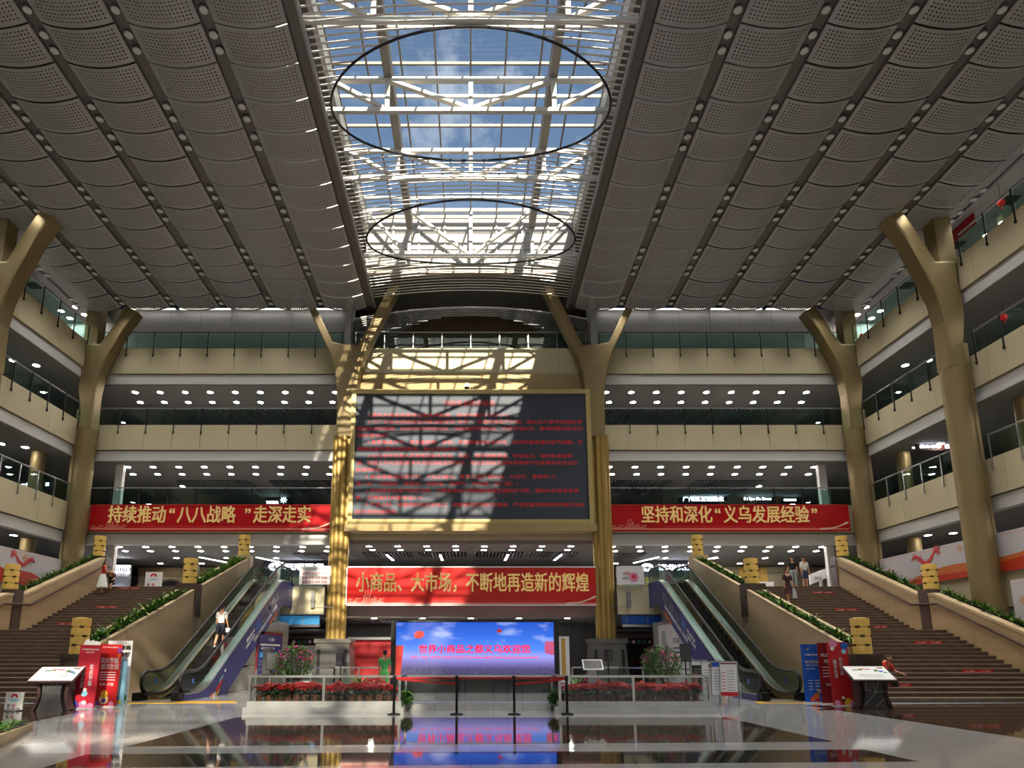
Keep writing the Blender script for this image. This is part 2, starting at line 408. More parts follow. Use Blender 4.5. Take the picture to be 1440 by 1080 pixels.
def chars(msg, cx, y, cz_, tw, em, m, parent, bold=.018, extrude=.02):
    """large lettering: every character a piece of its own, evenly spaced"""
    adv = [(.45 if c_ == ' ' else .75 if c_ in '“”' else 1.0) for c_ in msg]; u = tw / sum(adv); x = cx - tw / 2
    for c_, a_ in zip(msg, adv):
        if c_ != ' ':
            me = text_mesh(c_, bold, extrude); me.transform(Matrix.Translation((x + a_ * u / 2, y, cz_)) @ FACE['front'] @ Matrix.Diagonal((u * 1.0, em, 1, 1)))
            obj('character', me, m, parent)
        x += a_ * u
def flat_outline(pts, loc, m, parent, name, face='front', depth=.006, tilt=None):
    """a thin cut-out lying on a board: 2-D outline in metres"""
    mb = MB(); mb.prism(pts, 'z', 0, depth); me = mb.mesh(name); me.transform(Matrix.Translation(loc) @ (tilt if tilt is not None else FACE[face]))
    return obj(name, me, m, parent)
def rect(w, h): return [(-w / 2, -h / 2), (w / 2, -h / 2), (w / 2, h / 2), (-w / 2, h / 2)]
def disc(r, n=16, ry=None): return [(r * math.cos(2 * math.pi * k / n), (ry or r) * math.sin(2 * math.pi * k / n)) for k in range(n)]

# ================================================================== THE BUILDING
FL = [0.0, 5.05, 9.95, 14.85, 19.75]          # floor levels
YF, XS = 36.2, 22.8                           # faces of the back and side galleries
YFRONT, YEND, XEND = -38.0, 52.0, 34.0
def cz(Y): return 21.9 + .043 * (35 - Y)      # the hung ceiling rises gently towards the entrance

# ---- floor with stone inlays
fl = MB().box(-XEND, XEND, YFRONT, YEND, -.3, 0).build('floor', 'floor_grey'); tag(fl, 'polished grey granite floor of the hall', kind='structure')
def inlay(pts, m, name='stone_inlay', h=.002):
    w = [at_Z(*p) for p in pts]; w = [(p.x, p.y) for p in w]
    a = sum(w[i][0] * w[(i + 1) % len(w)][1] - w[(i + 1) % len(w)][0] * w[i][1] for i in range(len(w)))
    if a < 0: w.reverse()
    return MB().prism(w, 'z', .0002, h).build(name, m, fl)
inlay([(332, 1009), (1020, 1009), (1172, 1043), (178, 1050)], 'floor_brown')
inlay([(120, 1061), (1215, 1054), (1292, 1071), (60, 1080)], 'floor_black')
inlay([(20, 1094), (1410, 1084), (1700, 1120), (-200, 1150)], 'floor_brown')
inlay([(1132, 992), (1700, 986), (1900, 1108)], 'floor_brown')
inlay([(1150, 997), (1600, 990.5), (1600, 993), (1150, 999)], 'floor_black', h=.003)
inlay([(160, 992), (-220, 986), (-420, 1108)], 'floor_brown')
inlay([(182, 986.5), (330, 985.5), (334, 988.5), (176, 990)], 'esc_yellow', 'warning_strip', h=.004)
inlay([(1060, 986.5), (1130, 986.5), (1136, 989), (1066, 989)], 'esc_yellow', 'warning_strip', h=.004)

# ---- gallery slabs
def struct(mb, name, m, label, smooth=False):
    return tag(mb.build(name, m, None, smooth), label, kind='structure')
DEP = {1: 1.5, 2: 2.2, 3: 2.2, 4: 2.3}
for i in (1, 2, 3, 4):
    z1, z0 = FL[i] - .02, FL[i] - DEP[i]
    yb = 34.6 if i == 1 else YF + .15
    struct(MB().box(-XEND, XEND, YF + .15, YEND, z0, z1), 'floor_back', 'soffit', 'gallery slab at the back on upper level %d' % i)
    for s, nm in ((-1, 'left'), (1, 'right')):
        a, b = sorted((s * (XS + .15), s * XEND))
        struct(MB().box(a, b, YFRONT, YF + .15, z0, z1), 'floor_' + nm, 'soffit', '%s gallery slab on upper level %d' % (nm, i))
# first-floor landings in front of the back gallery, between the centre columns and the stairs
for s, nm in ((-1, 'left'), (1, 'right')):
    a, b = sorted((s * 8.0, s * 22.6))
    struct(MB().box(a, b, 34.65, YF + .15, 3.6, 5.03), 'floor_landing_' + nm, 'soffit', 'landing slab at the head of the %s stairs' % nm)
    # wall under the head of the stairs
    a, b = sorted((s * 11.9, s * 22.6))
    struct(MB().box(a, b, 34.4, 34.6, 0, 4.9), 'wall_under_stairs_' + nm, 'travertine_dark', 'wall under the head of the %s stairs' % nm)

# ---- outer shell
struct(MB().box(-XEND, XEND, YEND, YEND + .3, 0, 26), 'wall_back', 'interior_wall', 'far back wall of the galleries')
struct(MB().box(-XEND, XEND, YFRONT - .3, YFRONT, 0, 2.5).box(-XEND, XEND, YFRONT - .3, YFRONT, 21.5, 25.4), 'wall_front', 'plaster', 'entrance wall behind the viewer')
wf = thing('fill_front', 'unseen frosted glass front added behind the viewer for fill light', None, (0, YFRONT, 2.5), kind='structure')  # unseen translucent front, added so the sun on it fills the hall
for k in range(17):
    MB().box(-XEND + 4 * k + .05, -XEND + 4 * k + 3.95, YFRONT - .06, YFRONT - .04, 2.5, 21.5).build('frosted_pane', 'fill_front_glass', wf)
    MB().box(-XEND + 4 * k - .06, -XEND + 4 * k + .06, YFRONT - .2, YFRONT, 2.5, 21.5).build('mullion', 'beam_white', wf)
struct(MB().box(-XEND - .3, -XEND, YFRONT, YEND, 0, 26), 'wall_left', 'interior_wall', 'outer wall of the left galleries')
struct(MB().box(XEND, XEND + .3, YFRONT, YEND, 0, 26), 'wall_right', 'interior_wall', 'outer wall of the right galleries')
for s, nm in ((-1, 'left'), (1, 'right')):
    a, b = sorted((s * 5.95, s * (XEND + .3)))
    struct(MB().box(a, b, YFRONT, 33.0, 25.1, 25.4), 'roof_' + nm, 'roof_under', 'solid roof deck left of the skylight' if s < 0 else 'solid roof deck right of the skylight')
struct(MB().box(-XEND - .3, XEND + .3, 33.0, YEND + .3, 26.1, 26.4), 'roof_back', 'roof_under', 'solid roof deck over the back galleries')
struct(MB().box(-XEND - .3, XEND + .3, 32.9, 33.0, 25.1, 26.4), 'roof_step', 'roof_under', 'upstand between the two roof decks')
# white back wall of the top gallery, left and right, with the blue sheeting above it
for s, nm in ((-1, 'left'), (1, 'right')):
    a, b = sorted((s * 7.6, s * XEND))
    w = struct(MB().box(a, b, 38.6, 38.8, FL[4], 23.75), 'wall_top_' + nm, 'white_trim', 'pale metal wall of the top gallery on the %s' % nm)
    for k in range(9):
        x0 = s * (7.65 + k * 2.0); x1 = s * (7.65 + k * 2.0 + 1.97); x0, x1 = sorted((x0, x1))
        MB().box(x0, x1, 38.56, 38.6, FL[4], 23.7).build('panel', 'white_trim', w)
    struct(MB().box(a, b, 38.7, 39.0, 23.75, 26.1), 'trim_blue_' + nm, 'blue_sheet', 'blue sheeting above the pale wall on the %s' % nm)
    a, b = sorted((s * 23.4, s * XEND))
    struct(MB().box(a, b, YFRONT, 38.5, 22.75, 22.95), 'ceiling_side_' + nm, 'plaster', 'flat white ceiling over the top %s gallery' % nm)
    for k, y in enumerate((34.2, 30.4, 27.0, 23.2)):
        v = MB().box(s * 25.6 - .35, s * 25.6 + .35, y - .3, y + .3, 22.70, 22.76)
        for q in range(5): v.box(s * 25.6 - .32, s * 25.6 + .32, y - .24 + q * .12, y - .2 + q * .12, 22.68, 22.71)
        tag(v.build('air_vent', 'dark_soffit'), 'dark square air vent in the white %s ceiling, %s from the back' % (nm, ORD[k]), 'vent', 'vents over the top galleries')

# ---- parapets: panelled beige beams with a white band below
def parapet(p, q, zt, zb, nrm, n, label, band=.65):
    """p, q: ends in plan (along the face); nrm: unit normal into the hall"""
    p, q = Vector(p), Vector(q); d = (q - p) / n; N = Vector(nrm); dd = (q - p).normalized()
    root = thing('balcony_parapet', label, None, ((p.x + q.x) / 2, (p.y + q.y) / 2, zb), kind='structure')
    base = None
    for k in range(n):
        a = p + d * k + dd * .008; b = p + d * (k + 1) - dd * .008
        pts = [a, b, b - N * .14, a - N * .14]
        ar = sum(pts[i].x * pts[(i + 1) % 4].y - pts[(i + 1) % 4].x * pts[i].y for i in range(4))
        if ar < 0: pts.reverse()
        MB().prism([(t.x, t.y) for t in pts], 'z', zb, zt).build('panel', 'beige', root)
    def strip(off0, off1, z0, z1, nm, m):
        pts = [p - N * off0, q - N * off0, q - N * off1, p - N * off1]
        ar = sum(pts[i].x * pts[(i + 1) % 4].y - pts[(i + 1) % 4].x * pts[i].y for i in range(4))
        if ar < 0: pts.reverse()
        return MB().prism([(t.x, t.y) for t in pts], 'z', z0, z1).build(nm, m, root)
    strip(.02, .16, zb + .02, zt - .02, 'core', 'grey')
    if band:
        strip(.10, .5, zb - band, zb - .05, 'white_band', 'white_trim')
        strip(.14, .5, zb - .05, zb, 'shadow_gap', 'dark_soffit')
    return root
def balustrade(p, q, z, n, label, nrm, h=1.05, post='rail_dark', rail='steel_matte', group='glass gallery balustrades', bracket=.55):
    p, q = Vector((p[0], p[1], z)), Vector((q[0], q[1], z)); d = (q - p) / n; N = Vector((nrm[0], nrm[1], 0)); L = d.length; u = d.normalized()
    mid = (p + q) / 2
    root = thing('glass_balustrade', label, 'balustrade', mid, group=group)
    pane = post_me = None
    up = Vector((0, 0, 1))
    for k in range(n):
        c = p + d * (k + .5)
        if pane is None:
            pane = MB().bar(-u * (L / 2 - .03), u * (L / 2 - .03), .02, h - .12, up).mesh('glass_pane')
        o = obj('glass_pane', pane, 'glass_rail', None); o.parent = root; o.location = c - mid + up * (.03 + (h - .12) / 2) + N * .04
    for k in range(n + 1):
        c = p + d * k
        if post_me is None:
            mb = MB(); mb.bar((0, 0, -bracket), (0, 0, h), .05, .035, u)
            mb.bar((0, 0, -bracket), (0, 0, -bracket + .14), .1, .06, u)
            post_me = mb.mesh('post')
        o = obj('post', post_me, post, None); o.parent = root; o.location = c - mid + N * .13
    o = MB().bar(p - mid + up * h + N * .08, q - mid + up * h + N * .08, .07, .06, up).build('handrail', rail, None); o.parent = root
    return root
for i, lv in ((4, 'top'), (3, 'third'), (2, 'second')):
    zt, zb = FL[i] + .03, FL[i] - 1.6 + (.1 if i == 3 else 0)
    for s, nm in ((-1, 'left'), (1, 'right')):
        a, b = sorted((s * 7.6, s * 22.75))
        parapet((a, YF), (b, YF), zt, zb, (0, -1), 9, 'beige panelled beam under the %s back gallery, %s wing' % (lv, nm))
        balustrade((a + .2, YF + .1), (b - .2, YF + .1), zt, 9, 'long glass balustrade on the %s gallery of the back wall, %s wing' % (lv, nm), (0, -1),
                   bracket=.55 if i > 2 else .1)
        # side galleries: near bay and far bay of each level
        parapet((s * XS, YF), (s * XS, 13.2), zt, zb, (-s, 0), 7, 'beige panelled beam under the %s gallery along the %s side' % (lv, nm))
        struct(MB().box(*sorted((s * XS, s * (XS + .14))), YFRONT, 13.1, zb, zt), 'parapet_near_' + nm, 'beige', 'beige beam of the %s %s gallery beside the viewer' % (lv, nm))
        for (y0, y1, n, bay) in ((35.3, 28.5, 5, 'far bay'), (26.9, 14.9, 8, 'near bay')):
            balustrade((s * (XS + .1), y0), (s * (XS + .1), y1), zt, n, 'glass balustrade on the %s gallery along the %s side, %s' % (lv, nm, bay), (-s, 0),
                       post='steel' if i == 2 else 'rail_dark')
parapet((-7.5, YF), (7.5, YF), FL[4] + .03, FL[4] - 1.6, (0, -1), 7, 'beige panelled beam above the large text screen', band=0)
balustrade((-7.0, YF + .1), (7.0, YF + .1), FL[4] + .03, 8, 'glass balustrade of the top gallery above the large text screen', (0, -1), post='steel', rail='steel_matte', bracket=.05)
struct(MB().box(-7.2, 7.2, YF - .05, YF + .4, 16.6, 18.12), 'trim_1', 'gold_box', 'dull gold soffit box between beam and large text screen')
parapet((-7.5, YF), (7.5, YF), 8.4, 7.95, (0, -1), 4, 'pale band under the large text screen', band=0)
# beams of the first-floor landings
for s, nm in ((-1, 'left'), (1, 'right')):
    a, b = sorted((s * 7.9, s * 11.85))
    parapet((a, 34.55), (b, 34.55), 5.1, 3.62, (0, -1), 2, 'beige beam of the %s landing beside the escalator head' % nm, band=0)
    parapet((s * XS, YF), (s * XS, 13.2), FL[1] + .03, 3.5, (-s, 0), 7, 'beige panelled beam under the first gallery along the %s side' % nm, band=.5)

# ---- interior galleries: back walls, downlights, louvres
def downlight_proto(name, r, mdisc):
    root = thing(name, None, None)
    MB().lathe([(r * 1.2, 0), (r * 1.2, -.008), (r * 1.0, -.01)], 0, 0, 12).build('rim', 'lamp_rim', root)
    MB().lathe([(r, -.011), (r, -.014)], 0, 0, 10).build('diffuser', mdisc, root)
    return root
dl = downlight_proto('ceiling_light', .17, 'light_disc'); dl_used = False
def place_dl(x, y, z, label, group):
    global dl_used
    if not dl_used:
        dl_used = True; tag(put(dl, (x, y, z)), label, 'ceiling light', group); return
    copy_tree(dl, (x, y, z), label=label, group=group)
for i, lv in ((4, 'third'), (3, 'second'), (2, 'first')):
    z = FL[i] - DEP[i] - .001
    for s, nm in ((-1, 'left'), (1, 'right')):
        for r_, y in enumerate((37.4, 39.0)):
            for k in range(9):
                place_dl(s * (8.4 + k * 1.55 + .5 * r_), y, z, '%s white downlight from the centre in the %s row over the %s gallery, %s wing' % (ORD[k], ('front', 'rear')[r_], lv, nm),
                         'downlights over the back galleries')
        for k in range(4 if i < 4 else 0):
            place_dl(s * (9.6 + 3.3 * k), 42.0, z, 'small downlight deep over the %s gallery, %s wing, %s from the centre' % (lv, nm, ORD[k]), 'deep downlights')
        if i == 2:  # extra downlights added to brighten the dark shops
            for k in range(5):
                place_dl(s * (10.2 + 2.9 * k), 44.6, z, '%s added shop-front downlight from the centre over the first gallery, %s wing' % (ORD[k], nm), 'added shop-front downlights')
        # side galleries
        for k, y in enumerate((33.6, 33.0, 29.8, 25.8, 25.2, 22.0, 18.6)):
            place_dl(s * (24.4 + (.9 if k % 2 else 0)), y, z, 'downlight over the %s gallery on the %s side, %s from the back' % (lv, nm, ORD[k]), 'downlights over the side galleries')
for k in range(8):
    for r_, y in enumerate((37.2, 38.6)):
        place_dl(-6.0 + k * 1.7, y, FL[2] - 2.201, '%s downlight from the left in the %s row under the large text screen' % (ORD[k], ('front', 'rear')[r_]), 'downlights under the screen')
for k in range(4):  # downlights added to lift the dark space behind the display
    for r_, y in enumerate((41.6, 44.2)):
        place_dl(-4.8 + k * 3.2, y, FL[1] - 1.501, '%s added downlight from the left in the %s row deep behind the display' % (ORD[k], ('nearer', 'farther')[r_]), 'added downlights behind the display')
for k in range(5):
    place_dl(-5.6 + k * 2.8, 37.4, FL[1] - 1.501, '%s downlight from the left under the red centre banner' % ORD[k], 'downlights under the banner')
for s, nm in ((-1, 'left'), (1, 'right')):
    for k in range(2):
        place_dl(s * (9.0 + 1.6 * k), 37.0, FL[1] - 1.501, '%s entrance downlight from the centre under the %s landing' % (ORD[k], nm), 'downlights under the landings')
        place_dl(s * (25.0), 30 - 5 * k, FL[1] - 1.501, '%s downlight from the back under the first %s gallery' % (ORD[k], nm), 'downlights under the side galleries')
    for k in range(4):
        place_dl(s * (24.6 + 1.2 * (k % 2)), 36.6 + k * .45, 22.74, '%s corner downlight of the top %s gallery' % (ORD[k], nm), 'top gallery corner lights')
    for k, y in enumerate((29.6, 28.6, 22.6, 21.6)):
        place_dl(s * 26.6, y, 22.74, '%s downlight from the back in the white ceiling of the top %s gallery' % (ORD[k], nm), 'top gallery lights')
# straight tube lamps
def tube_lamp(p, q, label, group='straight tube lamps'):
    mid = (Vector(p) + Vector(q)) / 2
    root = thing('tube_lamp', label, 'tube lamp', mid, group=group)
    d = Vector((0, 0, .03))
    MB().bar(Vector(p) + d, Vector(q) + d, .16, .03).build('housing', 'lamp_rim', root)
    for t in (.15, .85): e = Vector(p).lerp(Vector(q), t); MB().bar(e + d, e + Vector((0, 0, .215)), .02, .02).build('hanger', 'lamp_rim', root)
    MB().bar(p, q, .12, .03).build('diffuser', 'light_tube', root)
z = FL[2] - 2.42
for k, (x, y) in enumerate(((-17.2, 40.2), (-13.6, 40.2), (11.9, 40.2), (15.6, 40.2))):
    s = -1 if x < 0 else 1
    tube_lamp((x, y, z), (x + s * -.9, y + 2.6, z), 'slanting white tube lamp over the %s first gallery, %s' % ('left' if s < 0 else 'right', 'outer' if abs(x) > 15 else 'inner'))
for k, x in enumerate((-5.2, -1.9, 2.3, 5.6)):
    tube_lamp((x, 39.2, z), (x * .98, 41.6, z), '%s short tube lamp from the left under the large text screen' % ORD[k])
for s, nm in ((-1, 'left'), (1, 'right')):
    tube_lamp((s * 8.8, 40.6, z), (s * 8.4, 42.2, z), 'short tube lamp beside the %s centre column' % nm)
    for k in range(3):
        tube_lamp((s * 33.0, 34 - k * 2.2, 6.9), (s * 33.0, 32.1 - k * 2.2, 6.9), '%s wall tube lamp of the first gallery, %s side' % (ORD[k], nm))
for k, x in enumerate((-3.1, -.3, 2.9)):
    root = thing('tube_lamp', '%s slim hanging tube lamp from the left in the arched top hall' % ORD[k], 'tube lamp', (x, 42, 20.8), group='hanging tube lamps')
    MB().tube([(x, 42, 21.4), (x, 42, 22.4)], .04, 6).build('diffuser', 'light_tube', root)
    MB().tube([(x, 42, 22.4), (x, 42, 26.12)], .015, 5).build('hanger', 'rail_dark', root)
# dark slatted ceilings
def louvre(x0, x1, y0, y1, z, label, along='y', pitch=.22):
    root = thing('ceiling_louvre', label, 'slatted ceiling', ((x0 + x1) / 2, (y0 + y1) / 2, z))
    MB().box(x0, x1, y0, y1, z - .01, z).build('backing', 'black', root)
    mb = MB(); t = (x0 if along == 'y' else y0)
    while t < (x1 if along == 'y' else y1):
        if along == 'y': mb.box(t, t + .06, y0, y1, z - .1, z - .01)
        else: mb.box(x0, x1, t, t + .06, z - .1, z - .01)
        t += pitch
    tag(mb.build('slats', 'louvre_dark', root), kind='stuff')
for s, nm in ((-1, 'left'), (1, 'right')):
    louvre(*sorted((s * 8.2, s * 20.5)), 40.2, 47, FL[4] - 2.31, 'dark slatted ceiling over the third gallery, %s wing' % nm)
    louvre(*sorted((s * 9.2, s * 13.2)), 40.4, 44, FL[3] - 2.21, 'dark slatted ceiling square over the second gallery, inner %s wing' % nm)
    louvre(*sorted((s * 14.6, s * 19.2)), 40.4, 44, FL[3] - 2.21, 'dark slatted ceiling square over the second gallery, outer %s wing' % nm)
    louvre(*sorted((s * 8.4, s * 11.2)), 39.8, 42.4, FL[2] - 2.21, 'small dark grid ceiling beside the %s centre column' % nm)
for k, x in enumerate((-5.2, -1.8, 1.8, 5.2)):
    louvre(x - 1.55, x + 1.55, 39.3, 41.6, FL[2] - 2.21, '%s slatted ceiling bay from the left under the large text screen' % ORD[k])
louvre(-5.8, 5.8, 38.4, 40.6, FL[1] - 1.51, 'slatted ceiling strip behind the red centre banner')
# dark interior partitions on each gallery
for i, nm2 in ((3, 'third'), (2, 'second')):
    struct(MB().box(-XEND, XEND, 47.5, 47.7, FL[i], FL[i] + 2.7), 'wall_gallery', 'interior_dark', 'dark shop wall at the rear of the %s gallery' % nm2)
struct(MB().box(-XEND, XEND, 46.5, 46.7, 0, 3.5), 'wall_ground', 'interior_dark', 'dark rear wall of the ground floor')
for i in (1, 2, 3, 4):
    for s, nm in ((-1, 'left'), (1, 'right')):
        struct(MB().box(*sorted((s * 33.2, s * 33.4)), 5, 47, FL[i], FL[i] + 2.6), 'wall_gallery_' + nm, 'interior_wall', 'shop wall at the rear of the %s galleries, level %d' % (nm, i))

# ---- round gold columns inside the side galleries
def round_col(x, y, z0, z1, label):
    root = thing('round_column', label, 'column', (x, y, z0), group='round columns inside the galleries')
    MB().lathe([(.36, z0 + .02), (.36, z1)], x, y, 20).build('shaft', 'gold', root, True)
    MB().lathe([(.42, z0), (.42, z0 + .15)], x, y, 20).build('base_ring', 'gold', root, True)
for s, nm in ((-1, 'left'), (1, 'right')):
    for i, lv in ((1, 'first'), (2, 'second')):
        for y, bay in ((34.6, 'back corner'), (26.6, 'near bay')):
            round_col(s * 24.3, y, FL[i], FL[i + 1] - DEP[i + 1], 'round gold column on the %s gallery, %s side, %s' % (lv, nm, bay))

# ---- hung ceiling of perforated panels
SW, MW, ROW, GAP = 2.92, .45, 1.41, .075
ceil = thing('ceiling', 'hung ceiling of curved perforated metal panels', None, (0, 25, 22), kind='structure')
def panel_mesh(s, lead):
    mb = MB(); mb.uv = []; NX = 10; L = ROW - GAP; W = SW - MW
    for j in range(2):
        for k in range(NX + 1):
            t = k / NX; x = s * t * W
            mb.v.append((x, -j * L, .043 * j * L - .10 - .26 * math.sin(math.pi * t) ** .85)); mb.uv.append((t * W, j * L))
    for k in range(NX):
        q = (k, k + 1, NX + 2 + k, NX + 1 + k); mb.f.append(q if s > 0 else q[::-1])
    return mb.mesh('ceiling_panel', True)
NROW = 14
for s, nm in ((-1, 'left'), (1, 'right')):
    pm = panel_mesh(s, 0)
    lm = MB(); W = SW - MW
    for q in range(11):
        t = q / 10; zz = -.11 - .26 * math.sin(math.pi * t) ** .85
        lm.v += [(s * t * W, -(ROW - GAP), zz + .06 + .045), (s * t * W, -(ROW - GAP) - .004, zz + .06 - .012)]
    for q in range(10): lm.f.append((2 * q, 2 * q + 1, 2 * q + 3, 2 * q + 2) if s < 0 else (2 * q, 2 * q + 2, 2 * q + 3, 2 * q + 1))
    gap_light = lm.mesh('gap_light_strip', True)
    for k in range(6):
        x0 = s * (5.75 + SW * k)
        for r_ in range(NROW):
            o = obj('ceiling_panel', pm, 'perforated', None); o.parent = ceil; o.matrix_parent_inverse = ROOTM[ceil.name].inverted()
            o.location = (x0 + s * MW, 35 - r_ * ROW - .02, cz(35 - r_ * ROW) + rnd.uniform(-.012, .012))
        if k < 2:                                # white strips imitate light showing at the row gaps beside the skylight
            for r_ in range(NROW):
                o = obj('gap_light_strip', gap_light, 'slat_white', None); o.parent = ceil; o.matrix_parent_inverse = ROOTM[ceil.name].inverted()
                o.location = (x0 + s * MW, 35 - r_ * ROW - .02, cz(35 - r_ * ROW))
        # unperforated seam strip with its folded edges
        mb = MB(); y0, y1 = 35.0, 15.26
        pr = [(0, -.10), (.03, 0), (MW - .03, 0), (MW, -.12)]
        for y in (y0, y1):
            for (a, b) in pr: mb.v.append((x0 + s * a, y, cz(y) + b))
        for q in range(3):
            f = (q, q + 1, q + 5, q + 4); mb.f.append(f if s > 0 else f[::-1])
        mb.build('seam_strip', 'panel_margin', ceil)
    mb = MB(); mb.uv = []                        # beyond the picture's upper edge
    for k in range(6):
        x0 = 5.75 + SW * k
        for r_ in range(NROW, 51):
            y = 35 - r_ * ROW; W = SW
            b = len(mb.v)
            for j in range(2):
                for (t, dz) in ((0, 0), (.15, -.1), (.4, -.3), (.6, -.36), (.8, -.3), (1, -.1)):
                    yy = y - j * (ROW - GAP); mb.v.append((s * (x0 + t * W), yy, cz(yy) + dz)); mb.uv.append((t * W - MW, j * 1.36))
            for q in range(5):
                f = (b + q, b + q + 1, b + q + 7, b + q + 6); mb.f.append(f if s > 0 else f[::-1])
    tag(mb.build('ceiling_panels_near', 'perforated', ceil, True), kind='stuff')
    # edge trim along the skylight and along the gallery
    for x, w in ((5.70, .10), (23.35, .12)):
        a = Vector((s * x, 35.0, cz(35) - .12)); b = Vector((s * x, YFRONT + .1, cz(YFRONT + .1) - .12))
        MB().bar(a, b, w, .16).build('edge_trim', 'steel_matte', ceil)
# round lamps along the seams
lampd = bpy.data.lights.new('hall_lamp', 'SPOT'); lampd.energy = 210; lampd.spot_size = R(95); lampd.spot_blend = 1.0; lampd.shadow_soft_size = .25; lampd.color = (1, .95, .87)
hl = thing('hall_downlight', None, None); hl_used = False
MB().lathe([(.16, .05), (.16, -.04), (.13, -.05)], 0, 0, 14).build('rim', 'lamp_rim', hl)
MB().lathe([(.13, -.051), (.13, -.06)], 0, 0, 12).build('diffuser', 'lamp_disc', hl)
lo = bpy.data.objects.new('bulb', lampd); COL.objects.link(lo); lo.parent = hl; lo.location = (0, 0, -.1)
for s, nm in ((-1, 'left'), (1, 'right')):
    for k in range(1, 7):
        x = s * (5.75 + SW * k + (.2 if k < 6 else -.12)); n = 0
        for r_ in range(0, 51):
            if (r_ + (1 if k % 2 else 1)) % 3 == 2 or (r_ >= NROW and r_ % 3): continue
            for t in ((.28, .68) if r_ < NROW else (.5,)):
                y = 35 - (r_ + t) * ROW; loc = (x, y, cz(y) - .06 - (.1 if k == 6 else 0))
                lb = '%s round ceiling lamp from the back on the %s seam %s of the skylight' % (ORD[min(n, 29)] if n < 30 else 'distant', ORD[k - 1], nm); n += 1
                if not hl_used:
                    hl_used = True; tag(put(hl, loc), lb, 'ceiling lamp', 'round lamps on the ceiling seams')
                else: copy_tree(hl, loc, label=lb, group='round lamps on the ceiling seams')
# lamps added to brighten the pale walls of the top gallery
for s, nm in ((-1, 'left'), (1, 'right')):
    for k in range(4):
        x0 = s * (8.4 + 3.6 * k); x1 = s * (8.4 + 3.6 * k + 3.3)
        root = thing('wall_fill_lamp', '%s added fill lamp from the centre above the pale %s wall of the top gallery' % (ORD[k], nm), 'tube lamp', ((x0 + x1) / 2, 38.2, 23.55), group='added fill lamps of the top gallery')
        MB().box(*sorted((x0, x1)), 38.12, 38.3, 23.55, 23.63).build('housing', 'lamp_rim', root)
        MB().box(*sorted((x0, x1)), 38.14, 38.28, 23.51, 23.55).build('diffuser', 'wall_fill_light', root)
        for q in (x0 * .9 + x1 * .1, x0 * .1 + x1 * .9): MB().bar((q, 38.25, 23.6), (q, 38.57, 23.6), .03, .03).build('bracket', 'lamp_rim', root)

# ================================================================== SKYLIGHT
sk = thing('window_1', 'long glazed skylight with white slats and oval rings', None, (0, 20, 23), kind='structure')
RINGS = [(21.65, 5.45, 2.95), (29.35, 5.3, 2.4)] + [(21.65 - 7.7 * k, 5.45, 2.95) for k in range(1, 6)]
def slat_z(x, y): return cz(y) + .05 + .45 * (1 - (x / 5.7) ** 2)
def slat_pts(x0, x1, y, n=8): return [(x0 + (x1 - x0) * k / n, y, slat_z(x0 + (x1 - x0) * k / n, y)) for k in range(n + 1)]
far = MB(); y = 34.2; kk = 0
while y > YFRONT + 1:
    seg = [(-5.65, 5.65)]
    for (yc, a, b) in RINGS:
        t = (y - yc) / b
        if abs(t) < 1:
            h = a * math.sqrt(1 - t * t); seg = [(-5.65, -h), (h, 5.65)] if h < 5.55 else []
    for (x0, x1) in seg:
        mb = MB() if y > 14.5 else far; pts = slat_pts(x0, x1, y, 8 if x1 - x0 > 6 else 3)
        for a, b in zip(pts[:-1], pts[1:]): mb.bar(a, b, .07, .018)
        if y > 14.5: mb.build('slat', 'slat_white', sk)
    kk += 1; y -= .262
tag(far.build('slats_near', 'slat_white', sk), kind='stuff')
for (yc, a, b) in RINGS:
    pts = [(a * math.cos(t), yc + b * math.sin(t), slat_z(a * math.cos(t), yc + b * math.sin(t)) - .03) for t in [2 * math.pi * q / 64 for q in range(65)]]
    MB().tube(pts, .05, 6, False).build('oval_ring', 'ring_dark', sk, True)
def truss(Y, zb, zt, m='beam_white'):
    MB().box(-5.9, 5.9, Y - .09, Y + .09, zb - .09, zb + .09).build('bottom_chord', m, sk)
    MB().box(-5.9, 5.9, Y - .09, Y + .09, zt - .09, zt + .09).build('top_chord', m, sk)
    for x in (-3.4, 0, 3.4): MB().box(x - .09, x + .09, Y - .08, Y + .08, zb, zt).build('post', m, sk)
    for s in (-1, 1):
        MB().bar((s * 3.4, Y, zt), (s * .12, Y, zb + .1), .14, .2, (0, 1, 0)).build('diagonal', m, sk)
        MB().bar((s * 5.8, Y, zt), (s * 3.55, Y, zb + .1), .14, .2, (0, 1, 0)).build('diagonal', m, sk)
ty = 26.2
while ty > YFRONT: truss(ty, 23.25, 24.7); ty -= 3.78
truss(31.9, 23.1, 25.9)
for s in (-1, 1):
    MB().box(s * 3.4 - .16, s * 3.4 + .16, YFRONT, 31.9, 24.75, 25.55).build('main_beam', 'beam_dark', sk)
    MB().box(s * 5.95 - .1, s * 5.95 + .1, YFRONT, 33, 25.05, 26.2).build('curb', 'beam_white', sk)
